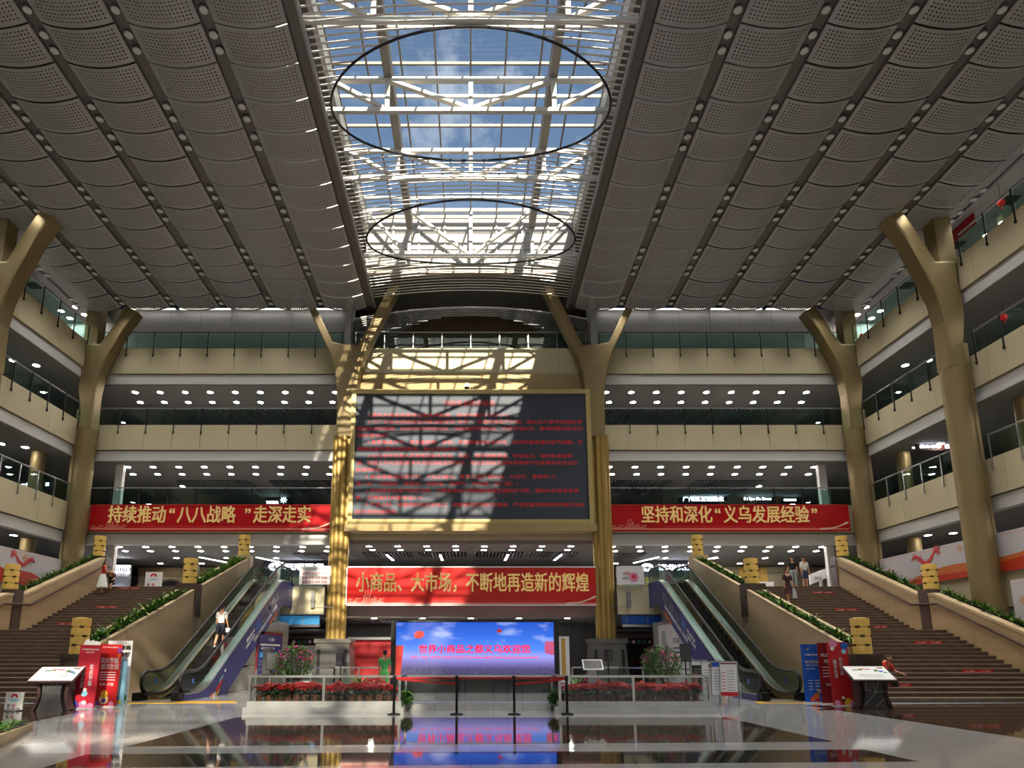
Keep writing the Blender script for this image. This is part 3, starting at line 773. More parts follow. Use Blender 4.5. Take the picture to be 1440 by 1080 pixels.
# glazing grid
GZ = 26.0; xs = [-5.85 + 1.4625 * k for k in range(9)]; ys = []; y = 32.6
while y > YFRONT: ys.append(y); y -= 1.62
for x in xs: MB().box(x - .035, x + .035, YFRONT, 32.6, GZ - .1, GZ + .05).build('mullion', 'beam_dark', sk)
pm = None
for j, y in enumerate(ys):
    MB().box(-5.9, 5.9, y - .04, y + .04, GZ - .07, GZ + .06).build('purlin', 'beam_white' if j % 2 else 'beam_dark', sk)
    if j + 1 >= len(ys): break
    for k in range(8):
        if y < 13 : continue
        if pm is None: pm = MB().box(-.69, .69, -.76, .76, 0, .02).mesh('glass_pane')
        o = obj('glass_pane', pm, 'glass_roof', sk); o.location = ((xs[k] + xs[k + 1]) / 2, y - .81, GZ + .06)
tag(MB().box(-5.85, 5.85, YFRONT, 12.3, GZ + .06, GZ + .08).build('glass_near', 'glass_roof', sk), kind='stuff')
# glazed end of the skylight: frosted panes in a white grid
for j in range(3):
    for k in range(8):
        MB().box(xs[k] + .04, xs[k + 1] - .04, 32.6, 32.64, 22.95 + j * 1.05, 22.95 + j * 1.05 + .98).build('frosted_pane', 'glass_frost', sk)
for x in xs: MB().box(x - .04, x + .04, 32.55, 32.7, 22.8, 26.0).build('end_mullion', 'beam_white', sk)
MB().box(-5.9, 5.9, 32.5, 32.9, 22.45, 22.95).build('end_beam', 'beam_dark', sk)
MB().box(-5.9, 5.9, 32.62, 32.9, 26.0, 26.15).build('end_beam', 'beam_dark', sk)

# ---- slatted vault and hall beyond the top gallery
vault = thing('ceiling_vault', 'dark slatted vault with oval opening above the top gallery', None, (0, 38, 22), kind='structure')
y = 36.3
while y < 40.6:
    t = (y - 40.2) / 2.9; seg = [(-7.2, 7.2)]
    if abs(t) < 1:
        h = 5.2 * math.sqrt(1 - t * t); seg = [(-7.2, -h), (h, 7.2)]
    for (x0, x1) in seg:
        mb = MB(); n = 8 if x1 - x0 > 8 else 3
        pts = [(x0 + (x1 - x0) * q / n, y, 22.55 - .55 * ((x0 + (x1 - x0) * q / n) / 6) ** 2) for q in range(n + 1)]
        for a, b in zip(pts[:-1], pts[1:]): mb.bar(a, b, .09, .07)
        mb.build('slat', 'slat_white' if y < 36.4 else 'louvre_dark', vault)
    y += .24
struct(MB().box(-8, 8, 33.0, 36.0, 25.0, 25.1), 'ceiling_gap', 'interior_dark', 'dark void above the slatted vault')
w = struct(MB().box(-8, 8, 43.0, 43.2, FL[4], 26), 'wall_hall', 'shop_brown', 'brown wall of the arched hall on the top gallery')
for s, nm in ((-1, 'left'), (1, 'right')):
    # dark curved cheek beside the vault and the white steel post
    ch = MB(); n = 6
    o = struct(MB().prism([(s * 5.9, 20.9), (s * 7.5, 20.9), (s * 7.5, 22.3), (s * 6.7, 22.45), (s * 5.9, 22.3)] if s > 0 else [(s * 7.5, 20.9), (s * 5.9, 20.9), (s * 5.9, 22.3), (s * 6.7, 22.45), (s * 7.5, 22.3)], 'y', 37.6, 37.8),
               'wall_cheek_' + nm, 'panel_margin', 'dark perforated cheek beside the vault on the %s' % nm)
    tag(MB().box(s * 7.75 - .18, s * 7.75 + .18, 37.4, 37.7, FL[4], 24).build('steel_post', 'white_trim'), 'white steel post on the top gallery beside the vault, %s' % nm, 'post', 'white posts of the top gallery')
# reflecting shop glazing in the top hall and second gallery
def shop_glazing(x0, x1, y, z0, z1, n, label, m='sky_reflect'):
    root = thing('shop_glazing', label, 'shop window', ((x0 + x1) / 2, y, z0))
    d = (x1 - x0) / n
    for k in range(n):
        MB().box(x0 + k * d + .04, x0 + (k + 1) * d - .04, y, y + .03, z0 + .05, z1 - .05).build('glass_pane', m, root)
    for k in range(n + 1): MB().box(x0 + k * d - .04, x0 + k * d + .04, y - .03, y + .06, z0, z1).build('mullion', 'grey_dark', root)
    MB().box(x0, x1, y - .04, y + .07, z1 - .05, z1 + .05).build('head', 'grey_dark', root)
    MB().box(x0, x1, y - .04, y + .07, z0, z0 + .05).build('sill', 'grey_dark', root)
shop_glazing(-5.5, 5.5, 42.4, FL[4], 21.0, 9, 'reflecting shop windows of the arched top hall')
shop_glazing(9.0, 13.0, 46.8, FL[2], 12.4, 4, 'reflecting shop windows of the second gallery, right of the screen')
shop_glazing(-13.4, -8.6, 46.8, FL[2], 12.4, 4, 'reflecting shop windows of the second gallery, left of the screen')
shop_glazing(-20.6, -17.6, 46.8, FL[2], 12.4, 3, 'reflecting shop windows of the second gallery, far left')

# ================================================================== TREE COLUMNS
def outline_px(pts, Y): return [(v.x, v.z) for v in (at_Y(px, py, Y) for px, py in pts)]
def ccw(p):
    a = sum(p[i][0] * p[(i + 1) % len(p)][1] - p[(i + 1) % len(p)][0] * p[i][1] for i in range(len(p)))
    return p if a > 0 else p[::-1]
def bevel_prism(pts, y0, y1, name, m, parent, bev=.07):
    me = MB().prism(ccw(pts), 'y', y1, y0).mesh(name)
    bm = bmesh.new(); bm.from_mesh(me); bmesh.ops.recalc_face_normals(bm, faces=bm.faces)
    es = [e for e in bm.edges if abs(e.verts[0].co.y - e.verts[1].co.y) < 1e-5]
    bmesh.ops.bevel(bm, geom=es, offset=bev, segments=2, affect='EDGES', profile=.6); bm.to_mesh(me); bm.free()
    return obj(name, me, m, parent)
LC = outline_px([(474, 616), (475, 570), (474, 540), (471, 518), (466, 502), (458, 484), (429, 424), (439, 422), (470, 484), (484, 487), (505, 488), (548, 405), (562, 405), (518, 492), (511, 508), (505, 530), (502, 560), (500, 616)], 35.35)
for s, nm in ((1, 'left'), (-1, 'right')):
    cx = -7.4 * s
    root = thing('tree_column', 'gold forked tree column %s of the large text screen, fluted below' % nm, 'column', (cx, 35.5, 0), group='tree columns of the back wall')
    bevel_prism([(x * s, z_) for x, z_ in LC], 35.05, 35.95, 'forked_head', 'gold', root)
    zt = 13.95; zb = 2.3
    mb = MB()
    for k, (dx, dy, r_) in enumerate(((-.36, -.02, .19), (-.12, -.2, .2), (.14, -.2, .2), (.38, -.02, .19), (.2, .25, .22), (-.2, .25, .22))):
        fl_ = MB().lathe([(r_, zb), (r_, zt)], cx + dx, 35.45 + dy, 14)
        fl_.build('flute', 'gold_bright', root, True)
    MB().box(cx - .32, cx + .32, 35.3, 35.7, zb, zt + .1).build('core', 'gold', root)
    # tapered granite pedestal with slots
    pd = MB(); w0, w1 = 1.05, .88
    pd.prism(ccw([(cx - w0, 0), (cx + w0, 0), (cx + w1, 2.1), (cx - w1, 2.1)]), 'y', 36.2, 34.75).build('pedestal', 'granite_grey', root)
    MB().box(cx - .98, cx + .98, 34.68, 36.25, 2.1, 2.32).build('pedestal_cap', 'granite_grey', root)
    for q in (-.72, .72): MB().box(cx + q - .08, cx + q + .08, 34.70, 34.76, .5, 1.75).build('slot', 'black', root)
SB = [(290, 60), (345, 130), (400, 230), (435, 300), (455, 370), (465, 450), (470, 500), (523, 505), (512, 440), (514, 350), (508, 290), (494, 250), (490, 195), (430, 195), (390, 130), (330, 40)]
SB = outline_px([(1100 + x / 2.077, 280 + y / 2.077) for x, y in SB], 27.5)
for s, nm in ((1, 'right'), (-1, 'left')):
    for Y, dx, bay in ((27.5, 0, 'near'), (36.0 - .35, .25, 'corner')):
        root = thing('tree_column', 'gold tree column with one branch on the %s side, %s one' % (nm, bay), 'column', (s * 22.2, Y, 0), group='tree columns of the side galleries')
        pts = [(s * (x + dx), z_ + (cz(Y) - cz(27.5) if z_ > 20 else 0)) for x, z_ in SB]
        bevel_prism(pts, Y - .42, Y + .42, 'branching_head', 'gold', root, .12)
        x0 = min(abs(p[0]) for p in pts[6:8]); zb = pts[6][1]
        sh = MB().tube([(s * (x0 + .50), Y, 0), (s * (x0 + .46), Y, zb - 3), (s * (x0 + .44), Y, zb + .02)], [.56, .54, .52], 20); sh.build('shaft', 'gold', root, True)
        MB().box(*sorted((s * (x0 + .85), s * (x0 + 1.05))), Y - .3, Y + .3, 0, zb + 1.2).build('side_rib', 'gold', root)
        top = [p for p in pts if True]
        xr = max(abs(p[0]) for p in pts[11:13]); zc_ = pts[12][1]
        MB().box(*sorted((s * (xr - .75), s * (xr + .05))), Y - .36, Y + .36, zc_ - .05, 22.9).build('upper_pier', 'gold', root)

# ================================================================== STAIRS
NST, RISE, TREAD = 17, 5.05 / 34, .33
SY0, LAND = 21.5, 1.6
SY1 = SY0 + NST * TREAD; SY2 = SY1 + LAND; SY3 = SY2 + NST * TREAD       # 27.1, 28.7, 34.3
def step_z(Y):
    if Y < SY0: return 0.0
    if Y < SY1: return RISE * (int((Y - SY0) / TREAD + 1e-6) + 1)
    if Y < SY2: return RISE * NST
    if Y < SY3: return RISE * (NST + int((Y - SY2) / TREAD + 1e-6) + 1)
    return 5.05
XI0, XI1, XO0, XO1 = 11.9, 12.7, 19.7, 20.6
def inner_top(Y): return 1.57 + (Y - 20.0) * (6.65 - 1.57) / 14.3
def outer_top(Y):
    p = [(20.8, 1.45), (21.3, 1.6), (27.3, 4.1), (28.3, 4.15), (34.0, 6.6), (34.6, 6.7)]
    for (a, b), (c_, d) in zip(p[:-1], p[1:]):
        if Y <= c_: return b + (d - b) * max(0, Y - a) / (c_ - a)
    return p[-1][1]
STEP_ME = {}
lan = None
def lantern(x, y, z, label, h=1.12, r=.29):
    root = thing('drum_lantern', label, 'lantern', (x, y, z), group='gold drum lanterns on the stair walls')
    n = 4; hh = h / n
    for k in range(n):
        MB().lathe([(r * .985, z + k * hh + .008), (r, z + k * hh + .03), (r, z + (k + 1) * hh - .03), (r * .985, z + (k + 1) * hh - .008)], x, y, 20).build('drum', 'lantern_gold', root, True)
    for k in range(1, n):
        b = MB().lathe([(r * .95, z + k * hh - .018), (r * .95, z + k * hh + .018)], x, y, 20)
        for q in (-.5, .9, 2.3, 3.7, 5.1):
            a = q + k; b.bar((x + r * .99 * math.cos(a), y + r * .99 * math.sin(a), z + k * hh - .035), (x + r * .99 * math.cos(a), y + r * .99 * math.sin(a), z + k * hh + .035), .05, .12, (-math.sin(a), math.cos(a), 0))
        b.build('band', 'lantern_band', root)
    MB().lathe([(r * .9, z), (r * .9, z + .02)], x, y, 20).build('foot', 'lantern_band', root)
    MB().lathe([(r * .97, z + h - .015), (r * .6, z + h + .01)], x, y, 20).build('lid', 'lantern_gold', root)
for s, nm in ((-1, 'left'), (1, 'right')):
    st = thing('stairs_' + nm, 'wide brown granite stairs rising on the %s' % nm, None, (s * 16.2, SY0, 0), kind='structure')
    me = MB().box(-3.5, 3.5, 0, TREAD + .05, -RISE - .02, -.035).mesh('step')
    mt = MB().box(-3.5, 3.5, -.02, TREAD + .03, -.035, 0).mesh('tread')
    for f, (y0, k0) in enumerate(((SY0, 0), (SY2, NST))):
        for k in range(NST):
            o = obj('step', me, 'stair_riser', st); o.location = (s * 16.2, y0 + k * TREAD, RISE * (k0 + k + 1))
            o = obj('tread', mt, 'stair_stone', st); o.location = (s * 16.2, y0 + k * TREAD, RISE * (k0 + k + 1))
    MB().box(s * 16.2 - 3.5, s * 16.2 + 3.5, SY1, SY2 + .05, RISE * NST - .15, RISE * NST).build('landing', 'stair_stone', st)
    MB().box(s * 16.2 - 3.5, s * 16.2 + 3.5, SY3, 36.3, 5.0, 5.05).build('head_landing', 'stair_stone', st)
    # solid core under the flights
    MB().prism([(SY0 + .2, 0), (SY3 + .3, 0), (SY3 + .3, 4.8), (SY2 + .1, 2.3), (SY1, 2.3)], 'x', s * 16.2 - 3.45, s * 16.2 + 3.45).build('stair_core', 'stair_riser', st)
    # inner planter wall
    iw = thing('planter_wall', 'sloping travertine planter wall between %s stairs and escalator' % nm, 'wall', (s * 12.3, 27, 0), group='planter walls of the stairs')
    xa, xb = sorted((s * XI0, s * XI1))
    cuts = [20.9, 22.4, 24.1, 26.0, 27.6, 28.2, 30.3, 32.4, 34.5]
    for a, b in zip(cuts[:-1], cuts[1:]):
        MB().prism([(a + .006, 0), (b - .006, 0), (b - .006, inner_top(b) - .1), (a + .006, inner_top(a) - .1)], 'x', xa, xb).build('stone_panel', 'travertine', iw)
        for e in (xa, xb - .16):
            MB().prism([(a, inner_top(a) - .12), (b, inner_top(b) - .12), (b, inner_top(b)), (a, inner_top(a))], 'x', e, e + .16).build('coping', 'travertine', iw)
        MB().prism([(a, inner_top(a) - .1), (b, inner_top(b) - .1), (b, inner_top(b) - .05), (a, inner_top(a) - .05)], 'x', xa + .16, xb - .16).build('soil', 'soil', iw)
    MB().box(xa - .05, xb + .05, 27.6, 28.2, inner_top(27.9) - 1.25, inner_top(27.9) + .16).build('pier', 'granite_dark', iw)
    MB().box(s * 12.42 - .36, s * 12.42 + .36, 20.3, 20.98, 0, 1.42).build('pier', 'granite_dark', iw)
    MB().box(s * 12.42 - .42, s * 12.42 + .42, 20.24, 21.04, 1.42, 1.54).build('pier_cap', 'granite_dark', iw)
    MB().box(xa - .03, xb + .03, 34.0, 34.6, 5.3, inner_top(34.3) + .1).build('pier', 'travertine', iw)
    lantern(s * 12.3, 27.9, inner_top(27.9) + .16, 'gold drum lantern halfway up the %s planter wall beside the escalator' % nm)
    lantern(s * 12.42, 20.62, 1.54, 'gold drum lantern on the dark pier at the foot of the %s stairs' % nm, 1.14, .27)
    lantern(s * 12.3, 34.3, inner_top(34.3) + .1, 'gold drum lantern at the top of the planter wall beside the %s escalator' % nm)
    # outer wall with handrail
    ow = thing('planter_wall', 'sloping travertine wall with dark handrail on the outer side of the %s stairs' % nm, 'wall', (s * 20.1, 27, 0), group='planter walls of the stairs')
    xa, xb = sorted((s * XO0, s * XO1))
    cuts = [20.8, 21.3, 23.3, 25.3, 27.3, 28.3, 30.3, 32.2, 34.0, 34.6]
    for a, b in zip(cuts[:-1], cuts[1:]):
        MB().prism([(a + .006, 0), (b - .006, 0), (b - .006, outer_top(b) - .1), (a + .006, outer_top(a) - .1)], 'x', xa, xb).build('stone_panel', 'travertine_dark', ow)
        xin = (xb - .3) if s < 0 else xa
        MB().prism([(a, outer_top(a) - .12), (b, outer_top(b) - .12), (b, outer_top(b)), (a, outer_top(a))], 'x', xin - .02, xin + .32).build('coping', 'travertine', ow)
        sx = (xa + .02) if s < 0 else xb - .58
        MB().prism([(a, outer_top(a) - .1), (b, outer_top(b) - .1), (b, outer_top(b) - .04), (a, outer_top(a) - .04)], 'x', sx, sx + .56).build('soil', 'soil', ow)
    xw = s * (XO0 - .09)
    hp = [(xw, y, step_z(y) * 0 + z_) for y, z_ in ((21.0, 1.0), (21.5, 1.12), (27.0, 3.6), (28.6, 3.68), (34.2, 6.2), (34.6, 6.2))]
    MB().tube(hp, .05, 8).build('handrail', 'handrail_wood', ow, True)
    for y in (22, 24, 26, 27.8, 29.5, 31.5, 33.5):
        zz = [b_ + (d - b_) * (y - a_) / (c_ - a_) for ((_, a_, b_), (_, c_, d)) in zip(hp[:-1], hp[1:]) if a_ <= y <= c_][0]
        MB().bar((xw, y, zz - .02), (s * (XO0 + .02), y, zz - .1), .03, .03).build('rail_bracket', 'rail_dark', ow)
    MB().box(*sorted((s * (XO0 - .05), s * (XO0 + .55))), 27.6, 28.15, 2.5, outer_top(27.9) + .16).build('pier', 'granite_dark', ow)
    MB().box(*sorted((s * (XO0 - .06), s * (XO0 + .55))), 34.15, 34.7, 5.05, outer_top(34.3) + .05).build('pier', 'granite_dark', ow)
    lantern(s * (XO0 + .45), 27.95, outer_top(27.9) + .16, 'gold drum lantern halfway up the outer wall of the %s stairs' % nm)
    lantern(s * (XO0 + .45), 34.3, outer_top(34.3) + .05, 'gold drum lantern at the top of the outer wall of the %s stairs' % nm)
# red warning stickers on the risers
def sticker(px, py, w, label):
    # find the riser that the picture point falls on
    best = None
    for k in range(34):
        y = (SY0 + k * TREAD) if k < NST else (SY2 + (k - NST) * TREAD); p = at_Y(px, py, y - .001)
        if RISE * k - .02 <= p.z <= RISE * (k + 1) + .02: best = (p.x, y, RISE * k)
    if best is None: return
    x, y, z0 = best
    root0 = thing('step_sticker', label, 'sticker', (x, y, z0 + .01), group='red warning stickers on the stairs')
    root = MB().box(x - w / 2, x + w / 2, y - .006, y, z0 + .005, z0 + RISE - .042).build('sheet', 'sticker_red', root0)
    for q in (-.25, .25): text('小心台阶', (x + q * w, y - .007, z0 + .055), 'text_white', root, w=w * .32, h=.05, extrude=.001)
for px, py, w, lb in ((182, 826, 1.15, 'red warning strip on the top step of the left stairs'), (150, 854, 1.1, 'red warning strip high on the left stairs'),
                      (93, 879, .8, 'red warning strip at the middle of the left stairs beside the lantern'), (146, 897, .5, 'red warning strip peeking out behind the red banners, left stairs'),
                      (52, 992, .5, 'red warning strip at the foot of the left stairs'),
                      (1157, 835, 1.15, 'red warning strip on an upper step of the right stairs'), (1190, 856, 1.1, 'red warning strip below the upper one on the right stairs'),
                      (1238, 880, .6, 'red warning strip beside the lantern on the right stairs'), (1178, 893, .4, 'red warning strip just above the blue banner, right stairs'),
                      (1306, 906, 1.1, 'red warning strip at middle height of the right stairs'), (1375, 946, 1.15, 'red warning strip low on the right stairs near the frame edge'),
                      (1262, 960, .9, 'red warning strip behind the map table, right stairs')):
    sticker(px, py, w, lb)

# ================================================================== ESCALATORS
EY0, EY1, EY2, EY3 = 22.3, 23.75, 32.5, 34.6
def esc_line(Y):
    if Y < EY1: return 0.0
    if Y > EY2: return 5.05
    t = (Y - EY1) / (EY2 - EY1); return 5.05 * t
def esc_curve(off, y0=None, y1=None, n=40):
    """smooth side line of the escalator, off above the step line"""
    out = []; y0 = EY0 if y0 is None else y0; y1 = EY3 if y1 is None else y1
    for k in range(n + 1):
        Y = y0 + (y1 - y0) * k / n; w = .55
        z_ = sum(esc_line(Y + d * w) for d in (-1, -.5, 0, .5, 1)) / 5
        out.append((Y, z_ + off))
    return out
for s, nm in ((-1, 'left'), (1, 'right')):
    xc = s * 10.42
    es = thing('escalator', 'escalator on the %s with black handrails and a blue advertising skirt' % nm, 'escalator', (xc, EY0, 0), group='the two escalators')
    # truss with side cladding
    for side, xo in (('inner', -s * .78), ('outer', s * .78)):
        x = xc + xo; top = esc_curve(.22, EY0 - .2, EY3)
        low = [(EY3, 3.95), (33.0, 3.95), (32.3, 3.7), (25.9, 0.0), (EY0 - .2, 0.0)]
        m = 'ad_blue' if side == 'inner' else 'steel_matte'
        pts = top + low; i0 = x - .03
        clad = MB().prism(pts[::-1], 'x', i0, i0 + .06).build('side_cladding', m, es)
        if side == 'inner': skirt_ = clad
        deck = esc_curve(.22, EY0 - .2, EY3); mb = MB()
        for (a, za), (b, zb) in zip(deck[:-1], deck[1:]): mb.bar((x - (xo > 0) * .12 + (xo < 0) * .12, a, za), (x - (xo > 0) * .12 + (xo < 0) * .12, b, zb), .34, .05)
        mb.build('deck_trim', 'steel', es)
        # glass balustrade and handrail
        gx = x - math.copysign(.13, xo)
        lowc = esc_curve(.24, EY0 + .05, EY3 - .1, 24); hic = esc_curve(.93, EY0 + .05, EY3 - .1, 24)
        for a in range(0, 24, 4):
            pts = lowc[a:a + 5] + hic[a:a + 5][::-1]
            MB().prism(pts[::-1], 'x', gx - .008, gx + .008).build('glass_panel', 'glass_esc', es)
        hp = esc_curve(.96, EY0 + .1, EY3 - .1, 40)
        loop0 = [(EY0 + .1 - .34 * math.sin(t), .62 + .34 * math.cos(t)) for t in [math.pi * q / 8 for q in range(8, 0, -1)]]
        loop1 = [(EY3 - .1 + .34 * math.sin(t), 5.05 + .62 + .34 * math.cos(t)) for t in [math.pi * q / 8 for q in range(1, 9)]]
        MB().tube([(gx, a, b) for a, b in loop0 + hp + loop1], .058, 8).build('handrail', 'black_rubber', es, True)
        MB().box(gx - .14, gx + .14, EY0 - .5, EY0 + .35, 0, .28).build('newel_base', 'black_metal', es)
        MB().prism([(EY0 - .18, .28), (EY0 + .06, .28), (EY0 + .06, .9), (EY0 - .1, .86), (EY0 - .2, .62)], 'x', gx - .008, gx + .008).build('glass_panel', 'glass_esc', es)
        tag(flat_outline(disc(.09, 14), (gx + (.012 if s < 0 else -.012), EY0 + .75, .62), 'blue_strip', es, 'safety_sign', 'right' if s < 0 else 'left', .003))
        # skirt board inside
        mb = MB(); sk_ = esc_curve(.12, EY0, EY3, 30); kx = gx - math.copysign(.13, xo)
        for (a, za), (b, zb) in zip(sk_[:-1], sk_[1:]): mb.bar((kx, a, za), (kx, b, zb), .02, .26)
        mb.build('skirt_board', 'gold_box', es)
    # moving steps
    sm = MB().box(-.5, .5, 0, .42, -.24, 0).mesh('step'); k = 0; Y = EY0 + .1
    while Y < EY3 - .3:
        o = obj('step', sm, 'esc_step', es); o.location = (xc, Y, esc_line(Y + .2) + .01); Y += .4; k += 1
    ln = MB().box(-.5, .5, -.004, .03, -.002, .004).mesh('step_edge')
    MB().box(xc - .78, xc + .78, EY0 - .9, EY0 + .12, 0, .018).build('floor_plate', 'esc_comb', es)
    MB().box(xc - .5, xc + .5, EY0 + .05, EY0 + .12, .018, .024).build('comb', 'esc_yellow', es)
    # advertising lettering on the inner skirt
    xi = xc - s * .78 - s * .034; face = FACE['right'] if s < 0 else FACE['left']
    up = math.atan2(5.05, EY2 - EY1)
    tilt = face @ Matrix.Rotation(up if s < 0 else -up, 4, 'Z')
    def on_skirt(Y, dz): return (xi, Y, esc_line(Y) + dz)
    text('永无止境的义乌市场', on_skirt(30.9, -.35), 'text_white', skirt_, 'ad_lettering', w=2.6, h=.42, tilt=tilt, bold=.01)
    text('YIWU INTERNATIONAL TRADE', on_skirt(30.3, -.8), 'text_white', skirt_, 'ad_lettering', w=3.6, h=.2, tilt=tilt)
    text('世界小商品之都', on_skirt(28.3, -.3), 'text_white', skirt_, 'ad_lettering', w=1.1, h=.16, tilt=tilt)
    text('小商品 大世界', on_skirt(28.3, -.55), 'text_white', skirt_, 'ad_lettering', w=1.2, h=.14, tilt=tilt)
    flat_outline(rect(.5, .36), on_skirt(29.2, -.32), 'blue_strip', skirt_, 'ad_emblem', tilt=tilt)
    flat_outline(rect(1.3, .14), on_skirt(31.4, -1.15), 'ad_orange', skirt_, 'ad_stripe', tilt=tilt)
    for q, (dy, dz, w, h, m) in enumerate(((25.1, -.45, .9, .22, 'red_flat'), (24.9, -.62, .7, .12, 'yellow'), (25.25, -.25, .5, .1, 'pale_blue'), (25.6, -.16, .18, .1, 'white'), (24.6, -.5, .5, .14, 'white'), (24.4, -.35, .35, .1, 'ad_orange'))):
        flat_outline([(-w / 2, -h * .3), (w * .2, -h / 2), (w / 2, h * .2), (w * .3, h / 2), (-w * .3, h * .35)], on_skirt(dy, dz), m, skirt_, 'ad_figure', tilt=tilt, depth=.004 + .001 * q)
    # tiled wall under the escalator
    wt = thing('wall_escalator_' + nm, 'pale stone tiled wall under the %s escalator' % nm, None, (xc, 30, 0), kind='structure')
    xa, xb = sorted((xc - s * .74, xc + s * .74))
    def under(Y): return max(0, min(3.9, (Y - 25.9) * 3.7 / 6.4))
    Y = 26.3
    while Y < 34.4:
        e = min(Y + 1.16, 34.4); h0, h1 = under(Y), under(e); z0 = 0
        while z0 < max(h0, h1) - .05:
            z1 = min(z0 + 1.05, 9)
            pts = [(Y + .01, z0 + .01), (e - .01, z0 + .01), (e - .01, min(z1, max(h1, z0 + .02)) - .01), (Y + .01, min(z1, max(h0, z0 + .02)) - .01)]
            hole = 32.6 < (Y + e) / 2 < 34.3 and z0 > 2.9
            MB().prism(pts, 'x', xa + (.5 if hole else 0), xb - (.5 if hole else 0)).build('wall_tile', 'tile_wall', wt)
            z0 = z1
        Y = e
    # notice board on that wall
    bx = xc - s * .74 - s * .05
    if s < 0:
        b = b0 = thing('notice_board', 'blue framed notice board on the wall under the left escalator', 'notice board', (bx, 31.2, .5))
        MB().box(bx - .03, bx + .02, 29.3, 33.1, .45, 2.55).build('frame', 'red_dark', b)
        b = MB().box(bx + .02, bx + .03, 29.45, 32.95, .6, 2.42).build('sheet', 'ad_blue', b0)
        text('广场导购', (bx + .033, 31.2, 2.2), 'text_white', b, w=.9, h=.18, face='right')
        for q in range(2): flat_outline(rect(3.0 - q, .09), (bx + .031, 31.2 - q * .4, 1.95 - .17 * q), 'text_white', b, 'text_line', 'right', .002)
        for q in range(4): flat_outline(rect(.65, .24), (bx + .031, 29.95 + q * .82, 1.5), 'teal' if q % 2 else 'blue_film', b, 'picture_tile', 'right', .002)
        for q in range(8): flat_outline(rect(.6, .05), (bx + .031, 29.95 + (q % 4) * .82, 1.2 - .14 * (q // 4)), 'text_grey', b, 'text_line', 'right', .002)
    else:
        b = thing('poster', 'white poster with a blue portrait on the wall under the right escalator', 'poster', (bx, 31.0, .2))
        b = MB().box(bx - .01, bx + .02, 28.8, 33.2, .2, 2.95).build('sheet', 'paper', b)
        flat_outline(disc(.75, 18, .95), (bx - .012, 32.3, 1.3), 'text_grey', b, 'portrait', 'left', .003)
        flat_outline(disc(.42, 14, .5), (bx - .014, 32.3, 2.2), 'cloth_pale', b, 'portrait', 'left', .003)
        text('义乌好货', (bx - .013, 30.2, 2.15), 'cloth_blue', b, w=1.5, h=.3, face='left')
        for q in range(5): flat_outline(rect(1.5 - .15 * q, .07), (bx - .013, 30.2, 1.8 - .2 * q), 'cloth_blue' if q < 2 else 'text_grey', b, 'text_line', 'left', .002)
# little wall boxes on the landing beams, and boards hung on the landing rails
for s, nm in ((-1, 'left'), (1, 'right')):
    p = at_Y(440.5 if s < 0 else 884, 843 if s < 0 else 843, 34.5)
    bx_ = MB().box(p.x - .1, p.x + .1, 34.38, 34.52, p.z - .45, p.z + .42); bx_.box(p.x - .13, p.x + .13, 34.36, 34.5, p.z - .1, p.z - .05); bx_.tube([(p.x - .1 * s, 34.45, p.z - .4), (p.x - s * 1.1, 34.5, p.z - .42)], .015, 5)
    tag(bx_.build('wall_box', 'grey'), 'small grey metal box on the %s landing beam' % nm, 'wall box', 'wall boxes on the landings')
    balustrade((s * 8.05, 34.6), (s * 11.6, 34.6), 5.1, 3, 'short glass balustrade at the head of the %s escalator' % nm, (0, -1), h=1.0, post='steel', rail='steel_matte', bracket=.05)
    a, b = (419, 466) if s < 0 else (864, 908)
    p, q = at_Y(a + 3, 796, 34.4), at_Y(b - 2, 822, 34.4)
    bd = thing('hanging_board', 'white board with red writing on the left landing rail' if s < 0 else 'white board with a pink flower on the right landing rail', 'board', ((p.x + q.x) / 2, 34.4, q.z))
    bd0 = bd; bd = MB().box(p.x, q.x, 34.36, 34.42, q.z, p.z).build('board', 'paper', bd0)
    for ex in (p.x + .1, q.x - .1): MB().box(ex - .03, ex + .03, 34.42, 34.56, p.z - .2, p.z - .1).build('bracket', 'steel', bd0)
    cx = (p.x + q.x) / 2; H = p.z - q.z
    if s < 0:
        for k, (t, m) in enumerate((('依法诚信经营 文明服务', 'text_grey'), ('富强 民主 文明 和谐', 'text_red'), ('自由 平等 公正 法治', 'text_red'), ('爱国 敬业 诚信 友善', 'text_red'))):
            text(t, (cx, 34.355, p.z - .16 - k * H * .235), m, bd, w=(q.x - p.x) * .8, h=.14)
    else:
        for k in range(6):
            a_ = k * 1.05; flat_outline(disc(.14, 10), (p.x + (q.x - p.x) * .62 + .13 * math.cos(a_), 34.357 - .001 * k, q.z + H * .4 + .13 * math.sin(a_)), 'pink', bd, 'petal')
        flat_outline(disc(.12, 12), (p.x + (q.x - p.x) * .62, 34.35, q.z + H * .42), 'mural_line', bd, 'petal')
        text('诚信', (p.x + .5, 34.355, p.z - .4), 'text_red', bd, w=.4, h=.2); text('经营', (p.x + .45, 34.355, p.z - .66), 'text_grey', bd, w=.35, h=.14)

